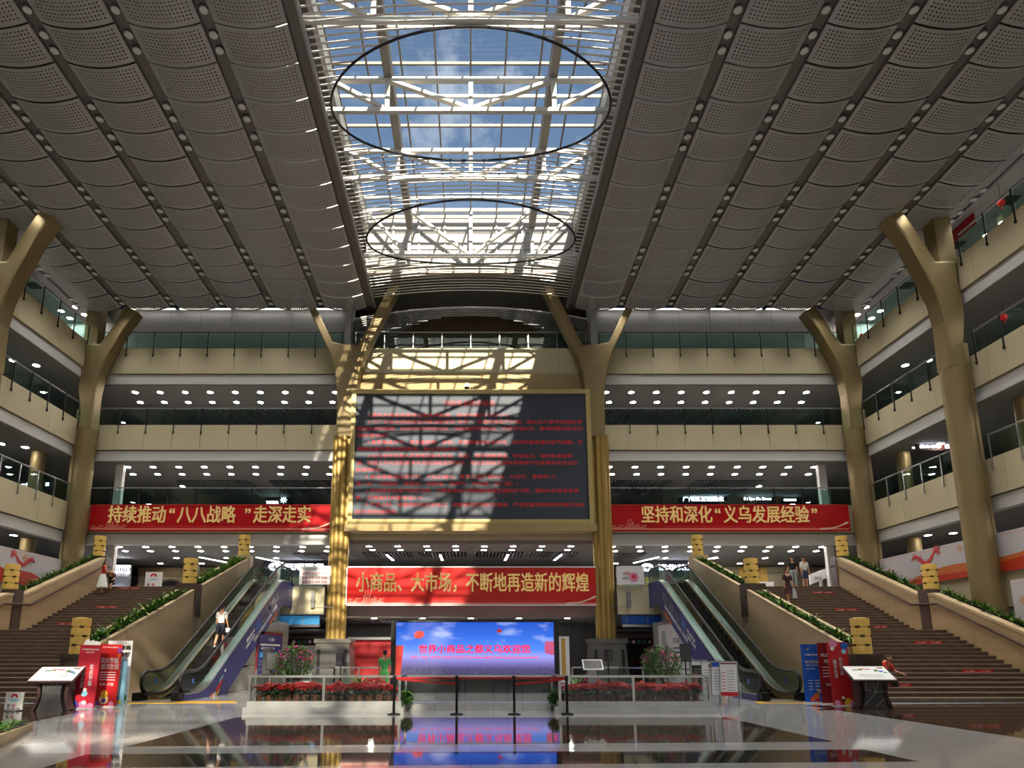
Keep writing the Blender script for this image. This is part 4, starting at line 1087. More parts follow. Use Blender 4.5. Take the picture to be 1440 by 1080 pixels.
# ================================================================== SCREENS AND BANNERS
ls = thing('large_screen', 'huge dark display in a gold frame with red lines of text', 'screen', (0, 35.3, 8.6))
p, q = at_Y(497, 548, 35.0), at_Y(834, 737, 35.0)
X0, X1, Z0, Z1 = -6.88, 6.9, q.z, p.z
MB().box(X0, X1, 35.1, 35.7, Z0, Z1).build('housing', 'grey_dark', ls)
fw = .26
for a, b, c_, d in ((X0, X1, Z1 - fw, Z1), (X0, X1, Z0, Z0 + fw), (X0, X0 + fw, Z0 + fw, Z1 - fw), (X1 - fw, X1, Z0 + fw, Z1 - fw)):
    MB().box(a, b, 34.92, 35.12, c_, d).build('frame_bar', 'gold_frame', ls)
MB().box(X0 - .12, X1 + .12, 34.8, 35.8, Z0 - .42, Z0 - .03).build('sill', 'gold_box', ls)
face_ = MB().box(X0 + fw, X1 - fw, 35.05, 35.11, Z0 + fw, Z1 - fw).build('display_face', 'led_panel', ls)
TY = 35.045; TW = X1 - X0 - 2 * fw; cx = (X0 + X1) / 2; zt = Z1 - fw
text('消防安全提示标语', (cx - .1, TY, zt - .55), 'led_red', face_, 'screen_text', w=2.95, h=.34)
LINES = ['　　1 遇有火情或发现身边有火灾隐患，请及时拨打91550110。', '　　2 工厂企业必须经常性开展消防安全“体检”，合理安排生产计划，强化员工集中住宿区域',
         '的用火用电管理，规范电动车停放充电，清除易燃可燃物品，对易发电火花、静电积聚的部位加', '强检查维护。', '　　3 夏季高温天气，用电量剧增，单位、家庭要确保安全用电，及时检查家里的电气线路，空',
         '调等电器不要长时间使用，防止引发火灾。', '　　4 公共场所经营人员要落实防火检查、巡查，保持疏散通道、安全出口、消防车通道畅', '通，加强工作人员及前来人员的消防宣传培训，及时告知安全用火用电用气注意事项以及逃生',
         '自救知识。', '　　5 家长要教育好孩子们，不乱扔烟头，教育儿童不要玩火。外出时，要做到“三', '清一关”（清厨房、清阳台、清楼道，关燃气、关电源、关门窗）。', '　　6 养成随手关电气的好习惯，了解安全出口和疏散通道位置的好习惯。遇到火灾等紧急事',
         '故，迅速拨打火警电话119。', '　　7 严禁占用、堵塞或封闭安全出口、疏散通道和消防车通道，严禁设置妨碍消防车通行和火', '灾扑救的障碍物。']
pitch = (zt - .98 - (Z0 + fw + .75)) / (len(LINES) - 1)
for k, t in enumerate(LINES):
    n = len(t); lead = 2 if t.startswith('　') else 0; body = t.strip('　')
    em = TW / 43.2
    wid = sum((.55 if (ord(ch) < 256) else 1) for ch in body) * em * 1.0
    x0 = X0 + fw + .12 + (1.9 * em if lead else 0)
    wid = min(wid, X1 - fw - .08 - x0)
    text(body, (x0 + wid / 2, TY, zt - 1.28 - k * pitch), 'led_red', face_, 'screen_text', w=wid, h=.255 if n > 8 else .25, extrude=.002, res=1)['kind'] = 'stuff'
cc = thing('security_camera', 'white dome security camera above the large text screen', 'camera', (at_Y(656.5, 548, 35.2).x, 35.6, 17.1))
x = cc.location.x
MB().lathe([(.12, 17.1), (.15, 17.0), (.15, 16.86)], x, 35.3, 16).build('body', 'white', cc, True)
MB().lathe([(.05, 16.62), (.11, 16.68), (.14, 16.78), (.14, 16.86)], x, 35.3, 16).build('dome', 'camera_dome', cc, True)
MB().bar((x, 36.15, 17.25), (x, 35.3, 17.12), .06, .06).build('arm', 'white', cc)

def skyline(x0, z0, w, h, y, m, parent):
    xs_ = [0, .06, .12, .2, .27, .36, .42, .46, .5, .53, .57, .6, .64, .67, .72, .76, .8, .86, .92, 1.0]; hs = [.25, .25, .1, .3, .3, .12, .5, .9, .4, 1.0, .55, .7, .3, .3, .45, .35, .12, .3, .3, .1]
    mb = MB()
    for a, b, h_ in zip(xs_[:-1], xs_[1:], hs):
        xa, xb, zt_ = x0 + a * w, x0 + b * w, z0 + h_ * h
        mb.box(xa, xa + .03, y - .004, y, z0, zt_); mb.box(xa, xb, y - .004, y, zt_ - .03, zt_)
    mb.box(x0, x0 + w, y - .004, y, z0, z0 + .02)
    return mb.build('skyline_print', m, parent)
def swoosh(x, z0, w, h, y, parent, dr):
    for k, (o_, m) in enumerate(((0, 'white'), (.08, 'pink_line'), (.16, 'cream'))):
        pts = []
        for t in [q / 10 for q in range(11)]: pts.append((x + dr * w * (t - 1 + o_ * .3), z0 + o_ * h * .6 + h * (t ** 2.4) * (.75 - o_)))
        mb = MB()
        for (a, b), (c_, d) in zip(pts[:-1], pts[1:]): mb.bar((a, y - .003 - .001 * k, b), (c_, y - .003 - .001 * k, d), .008, .07 * (1 - .3 * k), (0, 0, 1))
        mb.build('swoosh_print', m, parent)
def banner(x0, x1, z0, z1, Y, msg, tx, tw, th, label, frame, m):
    root = thing('red_banner', label, 'banner', ((x0 + x1) / 2, Y, z0), group='red slogan banners')
    sheet_ = MB().box(x0, x1, Y, Y + .06, z0, z1).build('sheet', m, root)
    f = .07
    for a, b, c_, d in ((x0, x1, z1 - f, z1), (x0, x1, z0, z0 + f), (x0, x0 + f, z0, z1), (x1 - f, x1, z0, z1)):
        MB().box(a, b, Y - .025, Y + .07, c_, d).build('frame_bar', frame, root)
    chars(msg, tx, Y - .02, (z0 + z1) / 2 + .12, tw, th * 1.12, 'gold_letter', sheet_)
    mb = MB().box(x0 + .1, x1 - .1, Y - .003, Y, z0 + .1, z0 + .16); mb.build('stripe_print', 'pink_line', sheet_)
    mb = MB().box(x0 + 3, x1 - 2, Y - .003, Y, z0 + .24, z0 + .27); mb.build('stripe_print', 'mural_line', sheet_)
    skyline(x0 + .15, z0 + .18, 2.0, .5 * (z1 - z0) * .7, Y, 'pink_line', sheet_)
    swoosh(x1 - .15, z0 + .12, 1.6, .55, Y, sheet_, 1)
    return root
a, b = at_Y(128, 709.5, 35.95), at_Y(469, 747, 35.95)
banner(a.x, -7.85, 8.42, 9.98, 35.98, '持续推动“八八战略 ”走深走实', (at_Y(295, 728, 36).x), 11.7, .95, 'long red banner with gold writing on the left wing of the back wall', 'red_flat', 'red_sign')
banner(7.95, 21.75, 8.42, 9.98, 35.98, '坚持和深化“义乌发展经验”', (at_Y(1027, 728, 36).x), 10.3, .95, 'long red banner with gold writing on the right wing of the back wall', 'red_flat', 'red_sign')
banner(-6.9, 7.0, 4.12, 6.3, 35.3, '小商品、大市场，不断地再造新的辉煌', .1, 12.9, 1.0, 'white framed red banner with gold writing below the large text screen', 'white', 'red_sign_bright')

# ---- front display
ds = thing('display_wall', 'black framed display showing blue sky and a red welcome message', 'screen', (.28, 26.7, 0))
p, q = at_Y(557.5, 875, 26.5), at_Y(780, 951, 26.5)
X0, X1, Z1, Z0 = p.x, q.x, p.z, q.z
mb = MB(); mb.v = [(X0, 26.5, Z0), (X1, 26.5, Z0), (X1, 26.5, Z1), (X0, 26.5, Z1)]; mb.f = [(0, 1, 2, 3)]; mb.uv = [(0, 0), (1, 0), (1, 1), (0, 1)]
pic = mb.build('picture', 'display', ds)
MB().box(X0 - .2, X0, 26.42, 26.95, 0, Z1 + .08).build('frame_post', 'black', ds); MB().box(X1, X1 + .2, 26.42, 26.95, 0, Z1 + .08).build('frame_post', 'black', ds)
MB().box(X0, X1, 26.45, 26.95, Z1, Z1 + .08).build('frame_head', 'black', ds); MB().box(X0, X1, 26.51, 26.9, 0, Z1).build('cabinet', 'black', ds)
chars('世界小商品之都义乌欢迎您', (X0 + X1) / 2 - .02, 26.49, Z0 + .49 * (Z1 - Z0), (X1 - X0) * .71, .36, 'display_red', pic, .02, .002)
text("Yiwu · China · World's Capital of Small Commodities eagerly embraces your gracious presence.", ((X0 + X1) / 2, 26.49, Z0 + .345 * (Z1 - Z0)), 'display_red', pic, 'display_text', w=(X1 - X0) * .81, h=.12, bold=.02, extrude=.002, res=1)
mat('screen_red', 'b0302c', .5, 0, .45, 'c8382c'); mat('screen_pink', 'd05a8a', .5, 0, .5, 'e0608c')
def gem(px, py, r, m):
    v = at_Y(px, py, 26.49); flat_outline([(-r, .2 * r), (-.2 * r, r * .8), (r, r * .6), (r * 1.05, -.3 * r), (.2 * r, -r * .8), (-.8 * r, -.7 * r)], (v.x, 26.494, v.z), m, pic, 'screen_shape', depth=.003)
gem(589, 892.5, .2, 'screen_red'); gem(702, 887, .1, 'screen_red')
v = at_Y(774, 911, 26.49); flat_outline([(-.22, -.2), (0, -.28), (.18, -.28), (.18, .26), (-.2, .26), (-.24, 0)], (v.x, 26.494, v.z), 'screen_pink', pic, 'screen_shape', depth=.003)
flat_outline([(X0 - X0, 0), (.2, 0), (.32, 1.22), (0, 1.22)], (X0, 26.494, Z0), 'screen_red', pic, 'screen_shape', depth=.003)

# ================================================================== MURAL BOARDS ON THE SIDES
def mural(s, y0, y1, z0, z1, x, label, dragon=None):
    """board along the side gallery; y0 is the far end"""
    root = thing('mural_board', label, 'board', (s * x, (y0 + y1) / 2, z0), group='dragon boards along the side galleries')
    xa, xb = sorted((s * x, s * (x + .08)))
    root = MB().box(xa, xb, y1, y0, z0, z1).build('board', 'board_mural', root)
    fx = s * x - s * .004; L = y0 - y1; H = z1 - z0
    def strip(f0, f1, m, dz):
        n = 16; pts = []
        for k in range(n + 1): t = k / n; pts.append((y0 - t * L, z0 + H * f0(t)))
        for k in range(n, -1, -1): t = k / n; pts.append((y0 - t * L, z0 + H * f1(t)))
        a = s * x - s * dz; b = s * x; a, b = sorted((a, b))
        MB().prism(ccw(pts), 'x', a, b).build('mural_print', m, root)
    w1 = lambda t: max(.02, min(.98, .06 + .5 * t ** 1.2 + .12 * math.sin(6.5 * t - 1.4))); w2 = lambda t: max(.01, min(.9, .02 + .3 * t + .06 * math.sin(7 * t - .4)))
    strip(lambda t: .0, w1, 'mural_orange' if s > 0 else 'mural_red', .004); strip(lambda t: .0, w2, 'mural_red', .007)
    strip(lambda t: .0, lambda t: max(.005, .26 - 1.0 * abs(t - .38)), 'mural_sand', .0055)
    strip(lambda t: .92, lambda t: .93, 'pink_line', .003)
    if dragon:
        yd, zd, sc_ = dragon
        mb = MB(); pts = []
        for k in range(30):                       # sinuous body
            t = k / 29; pts.append((fx - s * .01, yd + sc_ * (1.0 - 2.0 * t), zd + sc_ * (.25 * math.sin(7.5 * t + .4) + .12 * t)))
        mb.tube(pts, [sc_ * (.03 + .10 * math.sin(math.pi * min(1, k / 29 * .9 + .08))) for k in range(30)], 6); 
        for k in range(2, 28, 2):                 # mane and claws
            a = Vector(pts[k]); mb.bar(a, a + Vector((0, sc_ * .12 * math.cos(k), sc_ * (.22 if k % 4 else -.24))), .012, sc_ * .06, (0, 1, 0))
        e = Vector(pts[-1])
        for k in range(7): an = -1.2 + k * .6; mb.bar(e, e + Vector((0, -sc_ * .32 * math.cos(an), sc_ * .32 * math.sin(an))), .012, sc_ * .07, (0, 1, 0))
        mb.lathe([(.001, -sc_ * .02), (sc_ * .17, 0), (sc_ * .17, sc_ * .16), (.001, sc_ * .2)], e.x, e.y, 8, e.z - sc_ * .1)
        for i_, v_ in enumerate(mb.v): mb.v[i_] = (fx - s * .012 + (v_[0] - fx) * .04, v_[1], v_[2])
        mb.build('dragon_print', 'mural_line', root)
    for (t, f) in ((.08, .55), (.62, .8)):
        yy = y0 - t * L; zz = z0 + f * H; MB().prism([(yy - .22, zz), (yy, zz - .2), (yy + .22, zz), (yy, zz + .2)], 'x', *sorted((fx, s * x))).build('diamond_print', 'mural_sand', root)
    return root
mural(1, 35.2, 25.7, 4.98, 6.66, 22.68, 'long white and orange board with a red dragon behind the right stairs', (31.7, 6.12, .92))
mural(-1, 35.2, 30.4, 4.98, 6.66, 22.68, 'white and red board with a red dragon behind the left stairs', (32.2, 6.1, .8))
mural(1, 25.2, 19.5, 2.55, 4.4, 21.3, 'lower white and red board at the right frame edge behind the plants')
mural(-1, 25.0, 19.5, 2.2, 4.0, 21.3, 'lower white and red board at the left frame edge behind the plants')
balustrade((-(XS + .1), 30.2), (-(XS + .1), 18.0), FL[1] + .05, 8, 'glass balustrade of the first gallery at the left edge, with steel posts', (1, 0), post='steel', rail='steel_matte')

# ================================================================== GROUND-FLOOR BACKDROP AND SHOP FRONTS
def sign_box(name, label, x0, x1, z0, z1, Y, msg, m, tm, tw, th, face='front', lit_logo=False):
    root = thing(name, label, 'sign', ((x0 + x1) / 2, Y, z0))
    bx_ = MB().box(x0, x1, Y, Y + .15, z0, z1).build('box', m, root)
    MB().box(x0 - .03, x1 + .03, Y - .01, Y + .16, z1, z1 + .04).build('edge_bar', 'steel_matte', root)
    if msg: text(msg, ((x0 + x1) / 2 + (.35 if lit_logo else 0), Y - .01, (z0 + z1) / 2), tm, bx_, w=tw, h=th, bold=.012)
    if lit_logo:
        lx = (x0 + x1) / 2 - tw / 2 - .35; flat_outline(disc(.42, 18, .28), (lx, Y - .01, (z0 + z1) / 2), tm, bx_, 'emblem'); flat_outline(rect(.3, .08), (lx, Y - .018, (z0 + z1) / 2), m, bx_, 'emblem_bar'); flat_outline(rect(.08, .36), (lx, Y - .017, (z0 + z1) / 2), m, bx_, 'emblem_bar')
    return root
z = FL[1]
p = at_Y(383, 789, 43); q = at_Y(467, 806, 43)
sign_box('shop_sign', 'dark blue shop sign with glowing oval emblem behind the left escalator', p.x - .6, q.x + .2, q.z - .2, p.z + .25, 43, '旺顺百货', 'sign_board_dark', 'sign_lit', 2.6, .42, lit_logo=True)
p = at_Y(905, 791, 43); q = at_Y(965, 806, 43)
sign_box('shop_sign', 'dark purple shop sign with glowing white characters behind the right escalator', p.x - .3, q.x + 1.2, q.z - .25, p.z + .3, 43, '福华苑大', 'sign_board_dark', 'sign_lit', 2.6, .4, lit_logo=True)
p = at_Y(960, 700, 45); q = at_Y(1018, 706, 45)
sign_box('shop_sign', 'glowing shop sign with Chinese name on the second gallery, right wing', p.x - .3, q.x + .3, q.z - .1, p.z + .25, 45, '广州东王迪鞋业', 'sign_board_dark', 'sign_lit', q.x - p.x, .36)
p = at_Y(1046, 701, 45); q = at_Y(1085, 706, 45)
sign_box('shop_sign', 'glowing shop sign in Latin letters on the second gallery, right wing', p.x - .3, q.x + .3, q.z - .08, p.z + .25, 45, 'Sti Eyu Da Shoes', 'sign_board_dark', 'sign_lit', q.x - p.x, .24)
p = at_Y(1111, 703, 45)
sign_box('shop_sign', 'tiny glowing sign on the second gallery near the right corner column', p.x - .6, p.x + .6, p.z - .15, p.z + .15, 45, 'SHOES', 'sign_board_dark', 'sign_lit', .9, .16)
p = at_Y(390, 703, 45)
r_ = sign_box('shop_sign', 'glowing sign with a white star flower on the second gallery, left wing', p.x - .9, p.x + .9, p.z - .35, p.z + .35, 45, None, 'sign_board_dark', 'sign_lit', 1, .2)
text('YAXINA', (p.x - .35, 44.99, p.z - .18), 'sign_lit', r_, w=.9, h=.2, bold=.012)
st_ = []
for k in range(16): rr = .3 if k % 2 == 0 else .13; st_.append((rr * math.cos(k * math.pi / 8), rr * math.sin(k * math.pi / 8)))
flat_outline(st_, (p.x + .45, 44.99, p.z), 'sign_lit', r_, 'star_emblem')
def hang_sign(s, px, py, w, h, label, msg):
    v = at_X(px, py, s * 25.0)
    root = thing('hanging_sign', label, 'sign', (v.x, v.y, v.z - h / 2))
    MB().box(v.x - w / 2, v.x + w / 2, v.y, v.y + .12, v.z - h / 2, v.z + h / 2).build('box', 'sign_board_brown' if s > 0 else 'sign_board_dark', root)
    text(msg, (v.x - w * .1, v.y - .01, v.z), 'sign_lit', root, w=w * .6, h=h * .35, bold=.012)
    flat_outline(rect(h * .5, h * .5), (v.x + w * .38, v.y - .01, v.z), 'sign_lit', root, 'arrow_panel')
    for q_ in (-.35, .35): MB().tube([(v.x + q_ * w, v.y + .06, v.z + h / 2), (v.x + q_ * w, v.y + .06, FL[3] - DEP[3])], .012, 5).build('rod', 'rail_dark', root)
hang_sign(1, 1313, 628, 1.9, .45, 'brown hanging guide sign over the right second gallery', '服务中心')
hang_sign(-1, 49, 681, 1.9, .4, 'dark hanging guide sign over the left second gallery', '一区 二区')
# shop fronts on the first gallery
sf = thing('boutique', 'brown shop front with dark arched windows above the left stairs', 'shop front', (-17, 46, z))
MB().box(-24, -11.0, 46.0, 46.2, z, z + 2.1).build('wall', 'shop_cream', sf); MB().box(-24, -11, 45.9, 46.2, z + 1.95, z + 2.6).build('fascia', 'shop_brown', sf)
text('ZHONGXING HOME TEXTILE', (-17.4, 45.88, z + 2.25), 'shop_cream', sf, w=4.6, h=.24)
for k, xx in enumerate((-21.6, -18.9, -16.2, -13.5)):
    pts = [(xx - .95, z + .05), (xx + .95, z + .05)] + [(xx + .95 * math.cos(t), z + .9 + .75 * math.sin(t)) for t in [math.pi * q_ / 10 for q_ in range(11)]]
    MB().prism(ccw(pts), 'y', 45.99, 45.93).build('arched_window', 'shop_black', sf)
    pts = [(xx + 1.05 * math.cos(t), z + .9 + .85 * math.sin(t)) for t in [math.pi * q_ / 10 for q_ in range(11)]]
    mb = MB()
    for (a, b), (c_, d) in zip(pts[:-1], pts[1:]): mb.bar((a, 45.93, b), (c_, 45.93, d), .08, .08, (0, 1, 0))
    mb.build('arch_moulding', 'shop_brown', sf)
sf = thing('boutique', 'yellow and grey shop front with a dark trapezoid window above the right stairs', 'shop front', (17, 46, z))
MB().box(10.5, 26, 46.0, 46.2, z, z + 2.65).build('wall', 'shop_cream', sf)
for a, b in ((12.6, 14.0), (19.4, 20.6), (20.4, 21.4)): MB().box(a, b, 45.96, 46.0, z, z + 2.6).build('yellow_panel', 'shop_yellow', sf)
MB().prism(ccw([(13.9, z + .1), (19.9, z + .1), (19.1, z + 1.7), (14.7, z + 1.7)]), 'y', 45.98, 45.9).build('window_surround', 'shop_pink', sf)
MB().prism(ccw([(14.1, z + .2), (19.7, z + .2), (18.95, z + 1.58), (14.85, z + 1.58)]), 'y', 45.9, 45.86).build('window', 'shop_black', sf)
for k in range(3): MB().box(14.6, 19.2, 45.83, 45.86, z + .5 + .4 * k, z + .53 + .4 * k).build('shelf', 'text_grey', sf)
for k in range(9): MB().box(14.9 + k * .46, 15.2 + k * .46, 45.82, 45.86, z + .54 + .4 * (k % 3), z + .78 + .4 * (k % 3)).build('goods', ('red_dark', 'teal', 'grey', 'shop_pink')[k % 4], sf)
text('百年华府', (16.6, 45.95, z + 2.15), 'text_grey', sf, w=2.2, h=.34); text('义乌购物中心', (21.9, 45.94, z + 2.2), 'text_dark', sf, w=1.6, h=.2)
MB().box(20.2, 21.6, 45.5, 45.55, z, z + 1.5).build('poster', 'paper', sf)
for k in range(3): MB().box(20.4, 21.4, 45.48, 45.5, z + .3 + .35 * k, z + .36 + .35 * k).build('poster_line', 'red_dark' if k == 2 else 'text_grey', sf)
# lit shelves beside the shop front on the left, white shelves on the right
sh = thing('display_rack', 'glowing white display rack at the head of the left stairs', 'display rack', (-21.5, 42, z))
p, q = at_Y(153, 795, 42), at_Y(181, 823, 42)
MB().box(p.x, q.x, 42, 42.2, z, p.z).build('back', 'text_grey', sh)
for k in range(2): MB().box(p.x, q.x, 41.9, 42, p.z - .1 - .4 * k, p.z - .02 - .4 * k).build('light_strip', 'light_tube', sh)
for k in range(10): MB().box(p.x + .1 + k * .125, p.x + .17 + k * .125, 41.85, 41.95, p.z - .75, p.z - .2).build('hanging_goods', 'paper', sh)
for k in range(6): MB().box(p.x + .15 + k * .21, p.x + .3 + k * .21, 41.8, 41.9, z + .4, z + .75).build('lit_letter', 'sign_lit', sh)
rk = thing('display_stand', 'tilted white board on a stand at the head of the right stairs', 'stand', (20.2, 39, z))
p, q = at_Y(1139, 814, 38), at_Y(1166, 826, 38)
MB().prism(ccw([(p.x, p.z - .35), (q.x, p.z + .1), (q.x, p.z + .65), (p.x, p.z + .25)]), 'y', 38.1, 38).build('board', 'paper', rk)
MB().box(q.x - .45, q.x - .3, 38.1, 38.2, z, p.z + .2).build('post', 'white', rk); MB().box(p.x + .2, q.x, 38.0, 38.4, z, z + .05).build('foot', 'grey_dark', rk)
text('出口', (p.x + .45, 37.99, p.z + .05), 'text_dark', rk, w=.35, h=.2)
def sign_stand(x, Y, z0, w, h, label, top=None):
    root = thing('sign_stand', label, 'sign stand', (x, Y, z0), group='white service sign stands')
    root0 = root; root = MB().box(x - w / 2, x + w / 2, Y, Y + .04, z0 + .03, z0 + h).build('board', 'white_gloss', root0)
    MB().box(x - w / 2 + .1, x + w / 2 - .1, Y - .1, Y + .3, z0, z0 + .03).build('foot', 'grey', root0)
    pts = [(.2 * w * math.cos(t), .2 * w * math.sin(t)) for t in [math.pi * q_ / 10 for q_ in range(11)]] + [(.1 * w * math.cos(t), .1 * w * math.sin(t)) for t in [math.pi * q_ / 10 for q_ in range(10, -1, -1)]]
    flat_outline(pts, (x, Y - .006, z0 + h * .74), 'red_flat', root, 'cap_emblem')
    for q_ in range(2): flat_outline(rect(w * (.6 - .15 * q_), .03), (x, Y - .004, z0 + h * (.62 - .06 * q_)), 'pale_blue', root, 'text_line', depth=.003)
    flat_outline(rect(w * .16, w * .16), (x - w * .28, Y - .004, z0 + h * .3), 'text_grey', root, 'icon', depth=.003); flat_outline(disc(w * .09, 10), (x, Y - .004, z0 + h * .3), 'pink', root, 'icon', depth=.003)
    for q_ in range(3): flat_outline(rect(w * .2, .04), (x + w * (-.28 + .28 * q_), Y - .004, z0 + h * .12), 'text_grey', root, 'text_line', depth=.003)
    return root
v = at_Y(215, 824, 36.2)
sign_stand(v.x, 36.2, 5.05, .95, 1.05, 'white sign with a red cap emblem at the head of the left stairs')
v = at_Z(18, 1000, 0)
sign_stand(v.x, v.y, 0, .5, .5, 'small white sign with a red cap emblem low at the left frame edge')

# entrances under the landings
for s, nm in ((-1, 'left'), (1, 'right')):
    xa, xb = sorted((s * 8.2, s * 11.6))
    e = thing('entrance_lintel', 'blue lit strip over the %s ground-floor passage' % nm, 'lintel', (s * 9.9, 35, 2.9))
    MB().box(xa, xb, 34.9, 35.1, 3.08, 3.55).build('blue_panel', 'blue_film' if s < 0 else 'blue_strip', e)
    MB().box(xa, xb, 34.85, 35.15, 2.95, 3.08).build('steel_edge', 'steel', e)
    for k in range(3): MB().box(xa + .2 + k * 1.15, xa + .23 + k * 1.15, 34.88, 34.9, 3.08, 3.55).build('joint', 'steel_matte', e)
    struct(MB().box(xa, xb, 35.1, 41, 2.75, 2.85), 'ceiling_passage_' + nm, 'dark_soffit', 'low ceiling of the %s passage' % nm)
    g = sign_box('guide_sign', 'dark guide sign with green pictograms in the %s passage' % nm, s * 9.6 - 1.5, s * 9.6 + 1.5, 2.0, 2.45, 38.5, None, 'sign_board_brown', 'sign_lit', 1, 1)
    for q_ in (-1.2, 1.2): MB().tube([(s * 9.6 + q_, 38.57, 2.45), (s * 9.6 + q_, 38.57, 2.76)], .012, 5).build('rod', 'rail_dark', g)
    for k in range(7): flat_outline(rect(.16, .16), (s * 9.6 - .9 + k * .32, 38.49, 2.22), 'teal' if k % 3 else 'text_white', g, 'pictogram')
    if s > 0:
        d = thing('double_door', 'dark double doors with red push bars in the right passage', 'door', (9.9, 41, 0))
        for k in (0, 1):
            lf = MB().box(8.6 + k * 1.3, 9.86 + k * 1.3, 41, 41.06, 0, 2.1).build('leaf', 'shop_black', d); MB().box(8.75 + k * 1.3, 9.7 + k * 1.3, 40.96, 41, .95, 1.05).build('push_bar', 'red_dark', lf)
        MB().box(8.5, 11.3, 40.98, 41.1, 2.1, 2.3).build('head', 'grey_dark', d)
    else:
        d = thing('poster_wall', 'pale poster with red trim in the left passage', 'poster', (-9.6, 39.5, 0))
        MB().box(-11.2, -8.3, 39.5, 39.55, .1, 1.95).build('sheet', 'paper', d); MB().box(-11.5, -8.2, 39.46, 39.6, 1.95, 2.05).build('light_edge', 'white', d); MB().box(-11.5, -11.2, 39.46, 39.6, 0, 1.95).build('side', 'red_flat', d)
        text('「甄仟', (-9.0, 39.49, 1.45), 'text_grey', d, w=.9, h=.26); flat_outline(disc(.2, 12), (-8.8, 39.49, .7), 'red_dark', d, 'picture'); flat_outline(disc(.13, 12), (-8.75, 39.485, .72), 'white', d, 'picture')
# centre: red booth, grey panelled walls
bt = thing('red_booth', 'dark red booth with white light frame beside the left centre column', 'booth', (-5.6, 39, 0))
MB().box(-7.4, -4.6, 39.0, 41.5, 0, 2.35).build('body', 'shop_red', bt); 
for a, b, c_, d in ((-7.4, -4.6, 2.35, 2.5), (-4.75, -4.6, 0, 2.35)): MB().box(a, b, 38.9, 39.05, c_, d).build('light_frame', 'white', bt)
pw = struct(MB().box(-4.4, -2.6, 42, 42.3, 0, 3.4), 'wall_panelled_left', 'grey_dark', 'grey panelled wall left of the display')
for k in range(3):
    for j in range(3): MB().box(-4.35 + .6 * k, -3.8 + .6 * k, 41.96, 42, .1 + j * 1.1, 1.15 + j * 1.1).build('panel', 'grey_dark', pw)
pw = struct(MB().box(4.6, 7.4, 41, 41.3, 0, 3.4), 'wall_panelled_right', 'grey_dark', 'grey panelled wall right of the display')
for k in range(3):
    for j in range(3): MB().box(4.65 + .9 * k, 5.5 + .9 * k, 40.96, 41, .1 + j * 1.1, 1.15 + j * 1.1).build('panel', 'grey_dark', pw)
wp = thing('wall_poster', 'white and red poster behind the person in green', 'poster', (-3.6, 40.5, 1.5)); MB().box(-4.3, -3.5, 40.5, 40.54, 1.75, 2.5).build('sheet', 'paper', wp); MB().box(-4.25, -3.95, 40.48, 40.5, 1.85, 2.1).build('picture', 'red_flat', wp)
MB().box(-4.3, -3.5, 40.54, 40.6, 0, 2.55).build('panel', 'shop_red', wp)
cb = thing('advert_column', 'tall pale advert with a brown stripe right of the display', 'poster', (4.4, 33, 0)); MB().box(4.15, 5.0, 33, 33.15, 0, 2.4).build('sheet', 'paper', cb); MB().box(4.6, 4.8, 32.98, 33, .4, 2.3).build('stripe', 'shop_yellow', cb); MB().box(4.25, 4.45, 32.98, 33, .8, 1.7).build('text_block', 'text_grey', cb)
# inner steel and glass barrier around the centre
def barrier(p, q, n, label):
    p, q = Vector((p[0], p[1], 0)), Vector((q[0], q[1], 0)); d = (q - p) / n
    root = thing('glass_barrier', label, 'barrier', (p + q) / 2, group='steel and glass barriers on the floor')
    for k in range(n):
        a, b = p + d * k, p + d * (k + 1); u = d.normalized() * .05
        MB().bar(a + u + Vector((0, 0, .5)), b - u + Vector((0, 0, .5)), .015, .72).build('glass_pane', 'glass_clear', root)
    for k in range(n + 1): MB().bar(p + d * k, p + d * k + Vector((0, 0, .98)), .05, .05).build('post', 'steel', root)
    MB().bar(p + Vector((0, 0, 1.0)), q + Vector((0, 0, 1.0)), .07, .06).build('handrail', 'steel', root)
    MB().bar(p + Vector((0, 0, .06)), q + Vector((0, 0, .06)), .06, .12).build('kick_rail', 'marble_white', root)
barrier((-5.5, 26.4), (-3.55, 26.4), 2, 'low glass barrier left of the display'); barrier((-7.6, 23.2), (-5.5, 26.4), 3, 'slanting glass barrier behind the left flower tree')
barrier((4.1, 26.4), (6.0, 26.4), 2, 'low glass barrier right of the display'); barrier((6.0, 26.4), (8.0, 23.2), 3, 'slanting glass barrier behind the right flower tree')

# ================================================================== PLANTER ENCLOSURE
PY0, PY1 = 17.75, 19.5
def planter(x0, x1, label, posts):
    root = thing('glass_planter', label, 'planter', ((x0 + x1) / 2, PY0, 0), group='marble and glass planters')
    MB().box(x0 - .08, x1 + .08, PY0 - .12, PY1 + .1, 0, .16).build('lower_plinth', 'marble_white', root)
    MB().box(x0, x1, PY0 - .04, PY1, .16, .31).build('upper_plinth', 'marble_white', root)
    for a, b in zip(posts[:-1], posts[1:]):
        MB().box(a + .04, b - .04, PY0 - .01, PY0 + .005, .32, .93).build('glass_pane', 'glass_clear', root)
    for a in posts: MB().box(a - .035, a + .035, PY0 - .035, PY0 + .035, .31, .95).build('post', 'steel', root)
    MB().box(posts[0] - .04, posts[-1] + .04, PY0 - .045, PY0 + .045, .93, .99).build('top_rail', 'steel', root)
    for a in (posts[0], posts[-1]):
        MB().box(a - .008, a + .008, PY0 + .05, PY1 - .05, .32, .93).build('glass_pane', 'glass_clear', root)
        MB().box(a - .03, a + .03, PY0, PY1, .93, .99).build('top_rail', 'steel', root)
        MB().box(a - .03, a + .03, PY1 - .06, PY1, .31, .95).build('post', 'steel', root)
    return root
